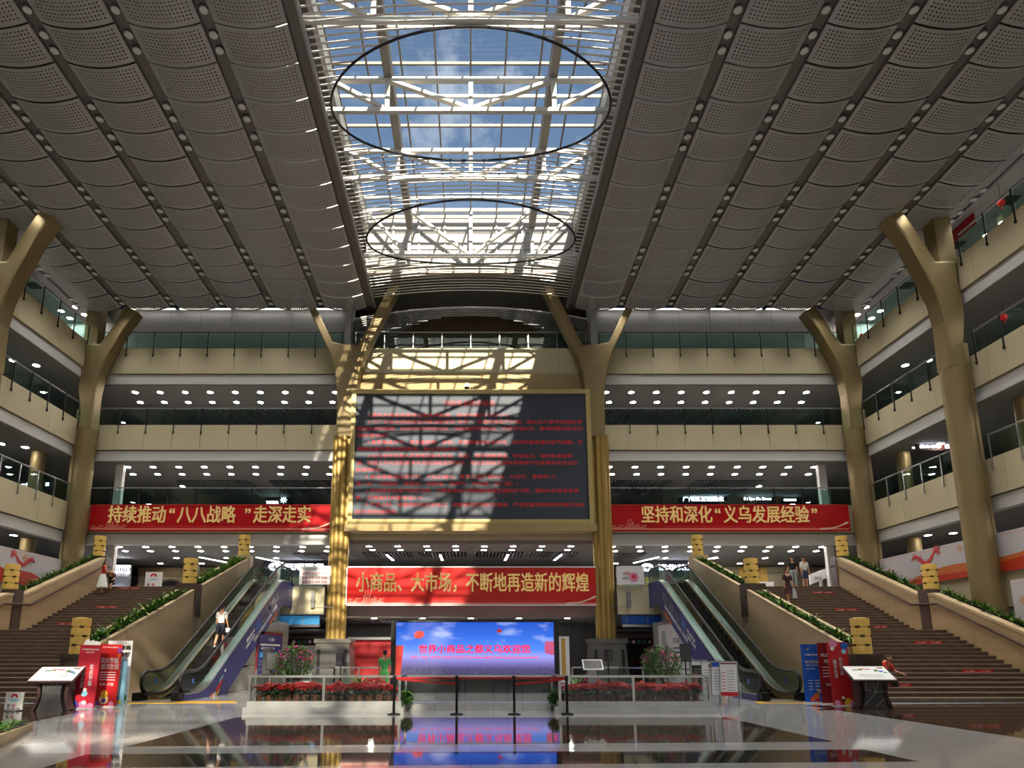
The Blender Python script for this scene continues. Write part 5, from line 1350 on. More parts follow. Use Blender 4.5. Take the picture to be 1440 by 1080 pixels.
lx = [at_Y(p_, 960, PY0).x for p_ in (352, 456, 562)]; rx = [at_Y(p_, 960, PY0).x for p_ in (787, 890, 997)]
planter(lx[0] - .05, lx[-1] + .05, 'left glass planter on a marble plinth full of poinsettias', lx)
planter(rx[0] - .05, rx[-1] + .05, 'right glass planter on a marble plinth full of poinsettias', rx)
cb_ = thing('marble_kerb', 'low white marble kerb with glass between the two planters', 'kerb', (.3, 18.9, 0))
for k in range(5):
    a = lx[-1] + .1 + k * (rx[0] - lx[-1] - .2) / 5; b = a + (rx[0] - lx[-1] - .2) / 5 - .01
    MB().box(a, b, 18.6, 19.2, 0, .2).build('marble_block', 'marble_white', cb_); MB().box(a + .02, b - .02, 18.8, 18.815, .22, .9).build('glass_pane', 'glass_clear', cb_)
MB().box(lx[-1] + .1, rx[0] - .1, 18.77, 18.85, .9, .96).build('top_rail', 'steel', cb_)

# ---- leaves and plants
def leaf(mb, base, d, L, W, bend=.3, n=3, side=None):
    d = Vector(d).normalized(); sd = side or d.cross(Vector((0, 0, 1)))
    if sd.length < .01: sd = Vector((1, 0, 0))
    sd = sd.normalized(); p = Vector(base); i0 = len(mb.v)
    for k in range(n + 1):
        t = k / n; w = W * (math.sin(math.pi * min(.98, .12 + .86 * t)) ** .8) * .5
        mb.v += [tuple(p - sd * w), tuple(p + sd * w)]
        d = (d + Vector((0, 0, -bend / n))).normalized(); p = p + d * (L / n)
    for k in range(n): a = i0 + 2 * k; mb.f.append((a, a + 1, a + 3, a + 2))
def strap_clump(seed, n=26, L=.46, W=.055):
    r = random.Random(seed); mb = MB()
    for k in range(n):
        a = r.uniform(0, 6.283); e = r.uniform(.5, 1.6)
        leaf(mb, (r.uniform(-.07, .07), r.uniform(-.07, .07), 0), (math.cos(a), math.sin(a), e), L * r.uniform(.7, 1.2), W * r.uniform(.7, 1.2), r.uniform(.5, 1.3), 3)
    return mb
strap = []
for k in range(3):
    t = thing('strap_leaf_plant', None, None)
    strap_clump(k).build('leaves', 'leaf', t); strap_clump(k + 20, 7, .42).build('pale_leaves', 'leaf_light', t)
    strap.append([t, False])
def place_strap(k, loc, sc_, label, group):
    k %= 3; rz = rnd.uniform(0, 6.28)
    if not strap[k][1]: strap[k][1] = True; put(strap[k][0], loc, rz, sc_); tag(strap[k][0], label, 'plant', group)
    else: tag(copy_tree(strap[k][0], loc, rz, sc_), label, 'plant', group)
def nth(y):
    u = 0 if y < 27.5 else 1; cnt[u] += 1
    return '%s from the foot' % ORD[cnt[0] - 1] if u == 0 else '%s above the middle lantern' % ORD[cnt[1] - 1]
for s, nm in ((-1, 'left'), (1, 'right')):
    n = 0; cnt = [0, 0]
    for y in [21.2 + .31 * k for k in range(43)]:
        if 27.3 < y < 28.45 or y > 34.0: continue
        place_strap(n, (s * (12.3 + rnd.uniform(-.08, .08)), y, inner_top(y) - .06), rnd.uniform(.95, 1.3) * (1.05 if s < 0 else .8),
                    'strap-leaf plant on the %s inner stair wall, %s' % (nm, nth(y)), 'plants on the %s inner stair wall' % nm); n += 1
    cnt = [0, 0]
    for y in [21.2 + .36 * k for k in range(36)]:
        if 27.4 < y < 28.4 or y > 33.9: continue
        place_strap(n, (s * (20.3 + rnd.uniform(-.08, .08)), y, outer_top(y) - .05), rnd.uniform(.9, 1.25) * .95,
                    'dark leafy plant on the %s outer stair wall, %s' % (nm, nth(y)), 'plants on the %s outer stair wall' % nm); n += 1
# low sloping planter at the lower left corner
lp = thing('low_planter', 'low sloping stone planter at the lower left corner', 'planter', (-9.6, 13.2, 0))
a, b = at_Z(46, 1026, 0), at_Z(-60, 1085, 0)
d = (b - a).normalized(); nn = Vector((-d.y, d.x, 0))
if nn.x > 0: nn = -nn
def lowp(off, t, z_): c_ = a + (b - a) * t + nn * off; return (c_.x, c_.y, z_)
mb = MB(); mb.v = [lowp(0, 0, 0), lowp(0, 1, 0), lowp(.5, 1, 0), lowp(.5, 0, 0), lowp(0, 0, .12), lowp(0, 1, .3), lowp(.5, 1, .3), lowp(.5, 0, .12)]; mb.f = [(0, 3, 2, 1), (4, 5, 6, 7), (0, 1, 5, 4), (1, 2, 6, 5), (2, 3, 7, 6), (3, 0, 4, 7)]
mb.build('stone_body', 'travertine_dark', lp)
mb = MB(); mb.v = [lowp(.06, .02, .13), lowp(.06, .98, .31), lowp(.44, .98, .31), lowp(.44, .02, .13)]; mb.f = [(0, 1, 2, 3)]; mb.build('soil', 'soil', lp)
for k in range(11):
    t = .04 + k * .09; c_ = lowp(.25, t, .12 + .18 * t)
    place_strap(k, c_, .62, '%s strap-leaf plant from the tip in the low planter at the lower left corner' % ORD[k], 'plants in the low corner planter')
# poinsettias
def poinsettia(seed):
    r = random.Random(seed); t = thing('poinsettia', None, None)
    MB().lathe([(.075, 0), (.10, .13), (.105, .13), (.105, .15), (.09, .15)], 0, 0, 10).build('pot', 'pot_clay', t)
    mb = MB()
    for k in range(5): a = r.uniform(0, 6.28); mb.tube([(0, 0, .12), (.06 * math.cos(a), .06 * math.sin(a), .24), (.1 * math.cos(a), .1 * math.sin(a), .36)], .006, 4)
    mb.build('stems', 'leaf_dark', t)
    mb = MB()
    for k in range(34):
        a = r.uniform(0, 6.28); h = r.uniform(.08, .32); leaf(mb, (.05 * math.cos(a), .05 * math.sin(a), h), (math.cos(a), math.sin(a), r.uniform(-.1, .5)), r.uniform(.12, .18), .075, .5, 2)
    mb.build('leaves', 'leaf_dark', t)
    mb = MB()
    for hx, hy, hz in ((0, 0, .44), (.11, .03, .39), (-.1, .05, .4), (.02, -.12, .38), (-.04, .11, .41), (.1, -.09, .35), (-.11, -.07, .36), (.02, -.16, .32), (.15, .0, .33), (-.15, .0, .33)):
        for k in range(7):
            a = k * .9 + r.uniform(0, .4); leaf(mb, (hx, hy, hz + r.uniform(-.01, .01)), (math.cos(a), math.sin(a), r.uniform(-.1, .6)), r.uniform(.09, .14), .075, .6, 2)
    mb.build('red_bracts', 'bract', t)
    return [t, False]
POI = [poinsettia(k) for k in range(3)]
for (xx, nm) in ((lx, 'left'), (rx, 'right')):
    for row, y in enumerate((18.0, 18.3, 18.62)):
        n = 15
        for k in range(n):
            x = xx[0] + .2 + (xx[-1] - xx[0] - .4) * (k + .5 * (row % 2)) / (n - .5); loc = (x + rnd.uniform(-.02, .02), y + rnd.uniform(-.03, .03), .31)
            lb = '%s red poinsettia from the left, %s row of the %s glass planter' % (ORD[k], ('front', 'middle', 'rear')[row], nm)
            q = POI[rnd.randrange(3)]; rz = rnd.uniform(0, 6.28); sc_ = rnd.uniform(.85, 1.12)
            if not q[1]: q[1] = True; put(q[0], loc, rz, sc_); tag(q[0], lb, 'plant', 'poinsettias in the glass planters')
            else: tag(copy_tree(q[0], loc, rz, sc_), lb, 'plant', 'poinsettias in the glass planters')
# bougainvillea trees
def flower_tree(x, y, seed, label, sx):
    r = random.Random(seed); root = thing('bougainvillea_tree', label, 'tree', (x, y, 0), group='flowering trees behind the planters')
    MB().lathe([(.22, 0), (.30, .42), (.33, .42), (.33, .48), (.28, .48)], x, y, 16).build('pot', 'pot_dark', root, True)
    MB().lathe([(.28, .44), (.0, .45)], x, y, 12).build('soil', 'soil', root)
    mb = MB(); mb.tube([(x, y, .4), (x + .03, y, .7), (x - .02, y, 1.0)], [.05, .045, .03], 8)
    for k in range(9):
        a = k * .7; mb.tube([(x, y, .72), (x + .3 * math.cos(a), y + .3 * math.sin(a), 1.1), (x + .42 * math.cos(a), y + .42 * math.sin(a), 1.35)], [.02, .014, .006], 5)
    mb.build('trunk', 'bark', root)
    lf, fw_ = MB(), MB()
    for k in range(1500):
        th = r.uniform(0, 6.283); ph = math.acos(r.uniform(-.85, 1)); rad = r.uniform(.55, 1.0) ** .6
        if k % 40 == 0: rad *= 1.18
        p_ = Vector((x + .64 * sx * rad * math.sin(ph) * math.cos(th), y + .55 * rad * math.sin(ph) * math.sin(th), 1.26 + .55 * rad * math.cos(ph) + .06 * math.sin(5 * th)))
        d_ = Vector((r.uniform(-1, 1), r.uniform(-1, 1), r.uniform(-.6, 1)))
        top = (math.cos(ph) > .1 and r.random() < .36) or r.random() < .07
        if top and math.sin(3 * th + seed) > -.5: leaf(fw_, p_, d_, r.uniform(.06, .1), .06, .3, 2)
        else: leaf(lf, p_, d_, r.uniform(.07, .12), .055, .3, 2)
    lf.build('foliage', 'leaf', root); fw_.build('blossoms', 'flower_magenta', root)
flower_tree(at_Y(413, 930, 20.4).x, 20.4, 3, 'round magenta bougainvillea tree in a pot behind the left planter', 1.0)
flower_tree(at_Y(930, 930, 20.4).x, 20.4, 5, 'leafy bougainvillea tree with few magenta flowers behind the right planter', 1.0)
# round shrubs at the inner ends of the planters, and grassy pots behind them
def shrub(x, y, z0, R0, label, seed):
    r = random.Random(seed); root = thing('round_shrub', label, 'shrub', (x, y, z0), group='small green shrubs in pots')
    MB().lathe([(.1, 0), (.13, .14), (.11, .14)], x, y, 10, z0).build('pot', 'pot_dark', root)
    mb = MB()
    for k in range(900):
        th = r.uniform(0, 6.283); ph = math.acos(r.uniform(-1, 1)); r0 = R0 * r.uniform(.4, 1); p_ = Vector((x + r0 * math.sin(ph) * math.cos(th), y + r0 * math.sin(ph) * math.sin(th), z0 + .14 + R0 * .95 + r0 * math.cos(ph)))
        leaf(mb, p_, (r.uniform(-1, 1), r.uniform(-1, 1), r.uniform(-.4, 1)), .07, .04, .3, 2)
    mb.build('foliage', 'leaf', root)
shrub(at_Y(571, 975, 18.3).x, 18.3, 0.0, .22, 'small round green shrub at the inner end of the left planter', 1)
shrub(at_Y(780, 975, 18.3).x, 18.3, 0.0, .22, 'small round green shrub at the inner end of the right planter', 2)
def grass_pot(x, y, label, seed):
    root = thing('potted_grass', label, 'plant', (x, y, 0), group='potted grasses behind the planters')
    MB().lathe([(.2, 0), (.26, .45), (.24, .45)], x, y, 12).build('pot', 'pot_dark', root)
    mb = strap_clump(seed, 44, .75, .05); mb.v = [(a + x, b + y, c_ + .45) for a, b, c_ in mb.v]; mb.build('leaves', 'leaf', root)
    mb = strap_clump(seed + 9, 12, .6, .05); mb.v = [(a + x, b + y, c_ + .45) for a, b, c_ in mb.v]; mb.build('pale_leaves', 'leaf_light', root)
grass_pot(at_Y(508, 945, 22.5).x, 22.5, 'pot of tall grassy leaves left of the display', 40)
grass_pot(at_Y(812, 945, 22.5).x, 22.5, 'pot of tall grassy leaves right of the display', 41)
for px, nm in ((526, 'left'), (829, 'right')):
    v = at_Y(px, 948, 22.3); q = POI[0][0]
    tag(copy_tree(q, (v.x, 22.3, 0), .4, 1.9), 'single larger poinsettia on the floor %s of the display' % nm, 'plant', 'poinsettias beside the display')
# palms on the right galleries
def palm(x, y, z0, label, seed, h=1.9):
    r = random.Random(seed); root = thing('potted_palm', label, 'plant', (x, y, z0), group='potted palms on the galleries')
    MB().lathe([(.18, 0), (.24, .4), (.22, .4)], x, y, 12, z0).build('pot', 'white', root)
    fr = MB(); stm = MB()
    for k in range(11):
        a = r.uniform(0, 6.28); L = h * r.uniform(.6, .95); p_ = Vector((x, y, z0 + .4)); d_ = Vector((math.cos(a) * .55, math.sin(a) * .55, 1)).normalized(); pts = [p_.copy()]
        for q_ in range(10):
            p_ = p_ + d_ * (L / 10); d_ = (d_ + Vector((math.cos(a) * .07, math.sin(a) * .07, -.13))).normalized(); pts.append(p_.copy())
            if q_ > 2:
                sd = d_.cross(Vector((0, 0, 1))).normalized()
                for sg in (-1, 1): leaf(fr, p_, d_ * .6 + sd * sg, .34 * (1.15 - q_ / 14), .035, .6, 2)
        stm.tube(pts, .012, 4)
    stm.build('stalks', 'leaf_dark', root); fr.build('fronds', 'leaf_dark', root)
palm(24.5, 30.0, FL[3], 'large potted palm on the third gallery beside the near right column', 1, 2.0)
palm(24.4, 33.8, FL[3], 'potted palm on the third gallery beside the right corner column', 2, 1.8)
palm(24.6, 32.3, FL[2], 'potted palm on the second gallery beside the right corner column', 3, 1.6)
palm(24.6, 24.2, FL[2], 'potted palm on the second gallery near the right frame edge', 4, 1.8)
palm(24.6, 22.6, FL[2], 'second potted palm on the second gallery near the right frame edge', 5, 1.8)
palm(24.6, 37.3, FL[4], 'potted palm at the right back corner of the top gallery', 6, 1.4)

# ================================================================== FLOOR FURNITURE
# stanchions with red belts
SX = [at_Z(p_, 1003, 0) for p_ in (556, 642.5, 722, 795)]
for k, v in enumerate(SX):
    v.y = 17.35
    root = thing('belt_stanchion', '%s black belt stanchion from the left in front of the display' % ORD[k], 'stanchion', (v.x, v.y, 0), group='black belt stanchions')
    MB().lathe([(.17, 0), (.17, .025), (.06, .045)], v.x, v.y, 20).build('base', 'black_metal', root)
    MB().lathe([(.033, .03), (.033, .9)], v.x, v.y, 12).build('post', 'black_metal', root, True)
    MB().lathe([(.045, .86), (.045, .98), (.02, 1.0)], v.x, v.y, 12).build('belt_head', 'black', root, True)
    if k < 3:
        w_ = SX[k + 1]; mb = MB(); mb.bar((v.x + .04, 17.35, .93), (w_.x - .04, 17.35, .93), .006, .055); mb.build('belt', 'belt_red', root)
bl = MB(); a, b = SX[0], SX[1]
bl.bar((a.x + .1, 17.33, .9), (a.x + .9, 17.33, .84), .006, .05); bl.bar((a.x + .9, 17.33, .84), (b.x + .02, 17.38, .78), .006, .05)
tag(bl.build('loose_belt', 'belt_red'), 'slack red belt hanging below the first stanchion belt on the left', 'belt', 'slack red belts')
bl = MB(); a, b = SX[2], SX[3]
bl.bar((a.x, 17.38, .78), (b.x - .6, 17.33, .84), .006, .05); bl.bar((b.x - .6, 17.33, .84), (b.x - .05, 17.33, .91), .006, .05)
tag(bl.build('loose_belt', 'belt_red'), 'slack red belt hanging below the last stanchion belt on the right', 'belt', 'slack red belts')
# loudspeakers on tripods
def speaker(x, y, z0, w, h, label, rz=0):
    root = thing('loudspeaker', label, 'loudspeaker', (x, y, 0), group='loudspeakers on tripod stands')
    me = MB().prism(ccw([(-w / 2, -.16), (w / 2, -.16), (w * .36, .17), (-w * .36, .17)]), 'z', 0, h).mesh('cabinet'); me.transform(Matrix.Translation((x, y, z0)) @ Matrix.Rotation(rz, 4, 'Z')); c_ = obj('cabinet', me, 'black', root)
    me = MB().box(-w / 2 + .02, w / 2 - .02, -.175, -.162, .03, h - .03).mesh('grille'); me.transform(Matrix.Translation((x, y, z0)) @ Matrix.Rotation(rz, 4, 'Z')); obj('grille', me, 'grey_dark', c_)
    MB().tube([(x, y, .35), (x, y, z0)], .022, 8).build('pole', 'black_metal', root)
    for k in range(3):
        a = k * 2.094 + .5; MB().tube([(x, y, .62), (x + .38 * math.cos(a), y + .38 * math.sin(a), .012)], .014, 6).build('leg', 'black_metal', root)
    MB().lathe([(.04, .55), (.04, .68)], x, y, 8).build('collar', 'black_metal', root)
v = at_Y(382, 930, 21.6); speaker(v.x, 21.6, 1.02, .36, .58, 'black loudspeaker on a tripod left of the flower tree', .3)
v = at_Y(479.5, 930, 24.0); speaker(v.x, 24.0, 1.12, .26, .45, 'small dark loudspeaker on a tripod before the left column pedestal', -.2)
v = at_Y(963, 920, 21.6); speaker(v.x, 21.6, 1.3, .34, .58, 'black loudspeaker on a tripod right of the flower tree', -.1)
v = at_Y(855, 925, 24.5); speaker(v.x, 24.5, 1.28, .24, .42, 'small dark loudspeaker on a tripod before the right column pedestal', .2)
v = at_Y(374, 940, 22.4)
cbx = MB().box(v.x - .13, v.x + .13, 22.4, 22.7, 0, 1.75).box(v.x - .16, v.x + .16, 22.38, 22.72, 0, .06).box(v.x - .1, v.x + .1, 22.39, 22.4, .2, 1.6)
tag(cbx.build('dark_pillar_box', 'grey_dark'), 'slim dark grey upright box behind the left loudspeaker', 'pillar')
# touch-screen kiosk
v = at_Y(833, 935, 21.5); ks = thing('touch_kiosk', 'grey kiosk with a tilted white framed black tablet behind the right planter', 'kiosk', (v.x, 21.5, 0))
tl = Matrix.Translation((v.x, 21.45, 1.2)) @ Matrix.Rotation(R(48), 4, 'X')
for nm_, w, h, z0, z1, m in (('tablet_frame', .66, .42, -.02, .02, 'white_gloss'), ('tablet_screen', .58, .34, .02, .026, 'shop_black')):
    me = MB().box(-w / 2, w / 2, -h / 2, h / 2, z0, z1).mesh(nm_); me.transform(tl); obj(nm_, me, m, ks)
MB().prism(ccw([(-.16 + v.x, .02), (.16 + v.x, .02), (.13 + v.x, 1.12), (-.13 + v.x, 1.12)]), 'y', 21.62, 21.48).build('body', 'steel_matte', ks); MB().box(v.x - .28, v.x + .28, 21.3, 21.8, 0, .03).build('foot', 'steel_matte', ks)
# A-frame boards
def a_frame(px, label, m, Y, w=.5, h=1.3, kind=0, rz=-.5):
    v = at_Y(px, 985, Y); root = thing('a_frame_sign', label, 'A-frame sign', (v.x, Y, 0), group='metal A-frame signs')
    Mx = Matrix.Translation((v.x, Y, 0)) @ Matrix.Rotation(rz, 4, 'Z'); tl = Mx @ Matrix.Rotation(R(-13), 4, 'X')
    par = [root]
    def add(mb, nm_, m_, T=tl): me = mb.mesh(nm_); me.transform(T); return obj(nm_, me, m_, par[0])
    brd = add(MB().box(-w / 2, w / 2, -.012, .012, .3, h), 'board', m)
    for sx in (-1, 1):
        add(MB().box(sx * w / 2 - .015, sx * w / 2 + .015, -.018, .018, 0, h + .02), 'frame_leg', 'steel')
        bm = MB().tube([(sx * w / 2, .28, h * .92), (sx * w / 2, .72, 0.0)], .012, 6); add(bm, 'rear_leg', 'steel', Mx)
    add(MB().box(-w / 2, w / 2, -.018, .018, h, h + .03), 'frame_top', 'steel'); add(MB().tube([(-w / 2, .48, .62), (w / 2, .48, .62)], .01, 6), 'rear_bar', 'steel', Mx)
    par[0] = brd
    if kind == 3:
        add(MB().box(-w / 2 + .02, w / 2 - .02, -.016, -.012, .3, .42), 'red_footer', 'red_flat'); add(MB().box(-w / 2 + .03, w / 2 - .03, -.016, -.012, h - .07, h - .03), 'title_bar', 'red_dark')
        for q_ in range(6): add(MB().box(-w * .4, -w * .2, -.016, -.012, .5 + .1 * q_, .52 + .1 * q_), 'bullet', 'text_red')
    if kind == 2: add(MB().box(-w / 2 + .02, w / 2 - .02, -.016, -.012, h - .16, h - .02), 'title_bar', 'blue_strip')
    if kind == 0:
        add(MB().box(-w / 2 + .02, w / 2 - .02, -.016, -.012, h - .14, h - .02), 'title_bar', 'paper')
        for q_ in range(4): add(MB().box(-w * .38, -w * .12, -.016, -.012, .5 + .12 * q_, .57 + .12 * q_), 'picture', 'ad_orange')
    if kind == 1: add(MB().box(-.025, .025, -.016, -.012, h - .18, h - .06), 'emblem', 'shop_brown')
    for q_ in range(8): add(MB().box(-w * .34 + (.12 if kind == 3 else 0), w * .36 - .02 * (q_ % 3), -.015, -.012, .46 + .085 * q_, .478 + .085 * q_), 'text_line', 'text_grey')
a_frame(986, 'dark A-frame sign with orange pictures behind the planter end', 'shop_black', 21.6, .5, 1.35, 0, -.35)
a_frame(1000, 'plain white A-frame sign with a small emblem, second in the row', 'paper', 20.9, .5, 1.32, 1, -.45)
a_frame(1013, 'pale A-frame sign with a blue header, third in the row', 'paper', 20.5, .5, 1.34, 2, -.5)
a_frame(1026, 'pale A-frame sign with a red footer, nearest the escalator', 'paper', 20.0, .52, 1.34, 3, -.5)
# small brass bins by the right escalator wall
v = at_Y(974, 940, 23.5)
for k in range(2):
    bn = thing('brass_post', ('left' if k == 0 else 'right') + ' one of two short brass tubes by the right escalator wall', 'post', (v.x + .14 * k, 23.5, 0), group='brass tubes'); MB().lathe([(.06, 0), (.06, 1.15)], v.x + .14 * k, 23.5, 10).build('tube', 'gold_bright', bn, True); MB().lathe([(.065, 1.12), (.065, 1.17)], v.x + .14 * k, 23.5, 10).build('collar', 'gold_frame', bn)

# map tables
def map_table(x, y, rz, label):
    root = thing('map_table', label, 'map table', (x, y, 0), group='map tables with tilted tops')
    Mx = Matrix.Translation((x, y, 0)) @ Matrix.Rotation(rz, 4, 'Z') @ Matrix.Diagonal((.84, .84, 1, 1)); tp = Mx @ Matrix.Translation((0, 0, 1.0)) @ Matrix.Rotation(R(24), 4, 'X')
    par = [root]
    def add(mb, nm_, m_, T=Mx): me = mb.mesh(nm_); me.transform(T); return obj(nm_, me, m_, par[0])
    top = add(MB().prism(ccw([(-.72, -.42), (-.66, -.48), (.66, -.48), (.72, -.42), (.72, .42), (.66, .48), (-.66, .48), (-.72, .42)]), 'z', -.05, 0), 'table_top', 'table_brown', tp)
    par[0] = top
    add(MB().prism(ccw([(-.68, -.42), (.68, -.42), (.68, .44), (-.68, .44)]), 'z', 0, .008), 'map_sheet', 'white_gloss', tp)
    for k, (a, b, w, h, m) in enumerate(((-.3, .2, .34, .06, 'leaf'), (-.12, .26, .22, .05, 'ad_orange'), (.06, .24, .2, .05, 'mural_line'), (.3, .16, .13, .13, 'leaf'), (.44, .1, .13, .1, 'blue_strip'), (.55, .02, .1, .08, 'teal'), (.5, .33, .2, .07, 'red_dark'), (0, -.12, .8, .015, 'text_grey'), (0, -.2, .8, .015, 'text_grey'), (0, -.28, .6, .015, 'text_grey'))):
        add(MB().box(a - w / 2, a + w / 2, b - h / 2, b + h / 2, .008, .011), 'map_mark', m, tp)
    par[0] = root
    body = MB(); n = 8
    for k in range(n + 1):
        t = k / n; w = .46 - .2 * math.sin(math.pi * (.15 + .7 * t)) + .05 * (1 - t); z_ = .9 * t
        body.v += [(-w, -.22, z_), (w, -.22, z_), (w, .22, z_), (-w, .22, z_)]
    for k in range(n):
        b_ = 4 * k
        for e in range(4): body.f.append((b_ + e, b_ + (e + 1) % 4, b_ + 4 + (e + 1) % 4, b_ + 4 + e))
    body.f.append((3, 2, 1, 0)); body.f.append((4 * n, 4 * n + 1, 4 * n + 2, 4 * n + 3)); par[0] = add(body, 'pedestal', 'grey_dark')
    for (p_, q_) in (((-.35, .1), (.05, .45)), ((.05, .45), (.2, .85)), ((.05, .45), (.34, .5)), ((-.25, .55), (.05, .45)), ((.0, .05), (.34, .3)), ((-.2, .85), (-.28, .5)), ((-.05, .9), (.05, .45))):
        add(MB().bar((p_[0], -.223, p_[1]), (q_[0], -.223, q_[1]), .008, .014, (0, 1, 0)), 'inlaid_line', 'steel')
    par[0] = root
    for sx in (-1, 1):
        pts = [(sx * (.58 - .16 * math.sin(math.pi * t)), .0, .92 * t) for t in [q / 8 for q in range(9)]]; mb = MB()
        for a_, b_ in zip(pts[:-1], pts[1:]): mb.bar(a_, b_, .3, .1, (0, 0, 1) if abs(b_[0] - a_[0]) > .2 else (1, 0, 0))
        add(mb, 'side_leg', 'table_brown')
v = at_Z(80, 999, 0); map_table(v.x - .12, v.y, .12, 'map table with a tilted white top left of the red banners')
v = at_Y(1226, 983, 19.3); map_table(v.x, 19.3, -.12, 'map table with a tilted white top right of the red banners')

# standing advertising boards
def roll_up(px0, px1, py_top, py_bot, label, m, rz=0, lean=0.0, Y=None):
    g = at_Z((px0 + px1) / 2, py_bot, 0)
    if Y: g = at_Y((px0 + px1) / 2, py_bot, Y); g.z = 0
    a = at_Y(px0, py_bot, g.y); b = at_Y(px1, py_bot, g.y); t = at_Y((px0 + px1) / 2, py_top, g.y); w = b.x - a.x; h = t.z
    root = thing('standing_banner', label, 'banner stand', (g.x, g.y, 0), group='standing advertising banners')
    T = Matrix.Translation((g.x, g.y, 0)) @ Matrix.Rotation(rz, 4, 'Z') @ Matrix.Rotation(lean, 4, 'Y'); w = w / math.cos(rz)
    def add(mb, nm_, m_): me = mb.mesh(nm_); me.transform(T); return obj(nm_, me, m_, root)
    sheet_ = add(MB().box(-w / 2, w / 2, 0, .025, .03, h), 'sheet', m); add(MB().box(-w / 2 - .02, w / 2 + .02, -.08, .12, 0, .035), 'foot', 'white'); add(MB().box(-.015, .015, .03, .05, .03, h - .05), 'back_pole', 'steel')
    def lab(body, fx, fz, wf, hh, m_, **kw): return text(body, (0, 0, 0), m_, sheet_, w=w * wf, h=hh, tilt=T @ Matrix.Translation((fx * w, -.004, fz * h)) @ FACE['front'], **kw)
    def blob(fx, fz, pts, m_, k=0): return flat_outline(pts, (0, 0, 0), m_, sheet_, 'picture', tilt=T @ Matrix.Translation((fx * w, -.003 - .001 * k, fz * h)) @ FACE['front'], depth=.003)
    return lab, blob, w, h, add
lab, blob, w, h, add = roll_up(102, 131, 907, 998, 'front red standing banner with two upright slogans, left stairs', 'crimson', .05, .02, 19.0)
lab('欢\n庆\n华\n诞', .17, .53, .19, .62, 'text_white', bold=.02); lab('惠\n享\n生\n活', -.2, .5, .19, .62, 'text_white', bold=.02); lab('义乌国际商贸城 欢庆活动', 0, .93, .8, .05, 'text_white'); lab('小商品 大世界', 0, .885, .4, .04, 'text_white')
for k, (a, b, r_, m) in enumerate(((-.05, .06, .2, 'pink'), (-.35, .05, .14, 'purple'), (.32, .05, .14, 'pink'), (.0, .1, .1, 'white'), (-.4, .1, .08, 'blue_strip'), (-.02, .24, .14, 'pale_blue'), (-.02, .3, .08, 'white'))): blob(a, b, disc(r_ * w * 1.1, 12, r_ * w), m, k)
for k, a in enumerate((-.2, .05, .3)): blob(a, 1.0, [(-.09, 0), (.09, 0), (.09, .1), (.03, .18 - .04 * k), (-.05, .12)], 'white', 1)
lab, blob, w, h, add = roll_up(130, 163, 906, 989, 'second red standing banner with a bold two-line slogan, left stairs', 'red_flat', -.05, .02, 19.7)
lab('欢庆华诞', .02, .74, .8, .17, 'text_white', bold=.02); lab('惠享生活', .06, .64, .8, .17, 'text_white', bold=.02); lab('义乌商城 消费节', 0, .95, .7, .04, 'text_white'); lab('6.28—7.20', .0, .36, .6, .08, 'text_white')
for k in range(4): blob(0, .55 - .04 * k, rect(w * .7, .022), 'text_white')
for k, (a, b, r_, m) in enumerate(((-.05, .12, .2, 'cream'), (-.05, .2, .16, 'yellow'), (-.05, .1, .1, 'purple'), (-.35, .05, .14, 'purple'), (.3, .05, .12, 'pink'), (.42, .9, .1, 'purple'), (.42, .82, .08, 'ad_orange'))): blob(a, b, disc(r_ * w, 12), m, k)
lab, blob, w, h, add = roll_up(148, 173, 930, 988, 'pale blue pointed advertising sheet between red and white banners', 'pale_blue', .1, 0, 19.9)
for k, (a, b, r_, m) in enumerate(((0, .18, .22, 'blue_strip'), (0, .36, .16, 'cream'), (.25, .1, .12, 'yellow'), (-.1, .75, .3, 'white_gloss'))): blob(a, b, disc(r_ * w, 12), m, k)
lab, blob, w, h, add = roll_up(145, 178, 901, 985, 'white standing banner with black heading beside the travertine wall', 'white_gloss', .12, 0, 20.2)
lab('儿暑痛', .1, .89, .7, .15, 'text_dark', bold=.02); lab('莫管控', .1, .79, .7, .15, 'text_dark', bold=.02)
for k, (a, b, r_, m) in enumerate(((0, .7, .06, 'yellow'), (.22, .69, .1, 'pale_blue'), (.2, .5, .1, 'text_dark'), (.15, .3, .14, 'text_dark'), (.0, .2, .14, 'yellow'), (.3, .12, .16, 'leaf'), (-.1, .1, .16, 'teal'))): blob(a, b, disc(r_ * w, 10), m, k)
for k in range(4): blob(-.05, .44 - .025 * k, rect(w * .4, .012), 'text_grey')
lab, blob, w, h, add = roll_up(1132, 1160, 906, 981, 'blue standing banner with white writing beside the right escalator', 'blue_strip', .08, 0, 21.2)
lab('义乌国际商贸城', .0, .82, .7, .06, 'text_white'); lab('进口商品展', .02, .7, .75, .1, 'text_white', bold=.02); lab('IMPORT GOODS', 0, .64, .6, .03, 'text_white'); lab('2024年', -.1, .58, .5, .04, 'text_white')
for k in range(8): blob(-.15 + .35 * (k % 2), .38 - .05 * (k // 2), rect(w * .22, .02), 'text_white')
for k, (a, b, r_, m) in enumerate(((.1, .12, .16, 'ad_orange'), (.25, .2, .1, 'mural_sand'), (-.1, .07, .14, 'ad_orange'), (.15, .05, .1, 'red_flat'))): blob(a, b, disc(r_ * w, 7), m, k)
blob(-.15, .92, [(-.05, 0), (0, -.06), (.07, .08), (0, .0)], 'yellow')
lab, blob, w, h, add = roll_up(1157, 1185, 904, 985, 'dark red standing banner half hidden between blue and red ones', 'red_dark', -.05, 0, 20.7)
lab('欢庆华', -.05, .8, .7, .12, 'text_white', bold=.02); lab('惠享', .0, .7, .5, .12, 'text_white', bold=.02); lab('活动', -.1, .32, .3, .08, 'text_white')
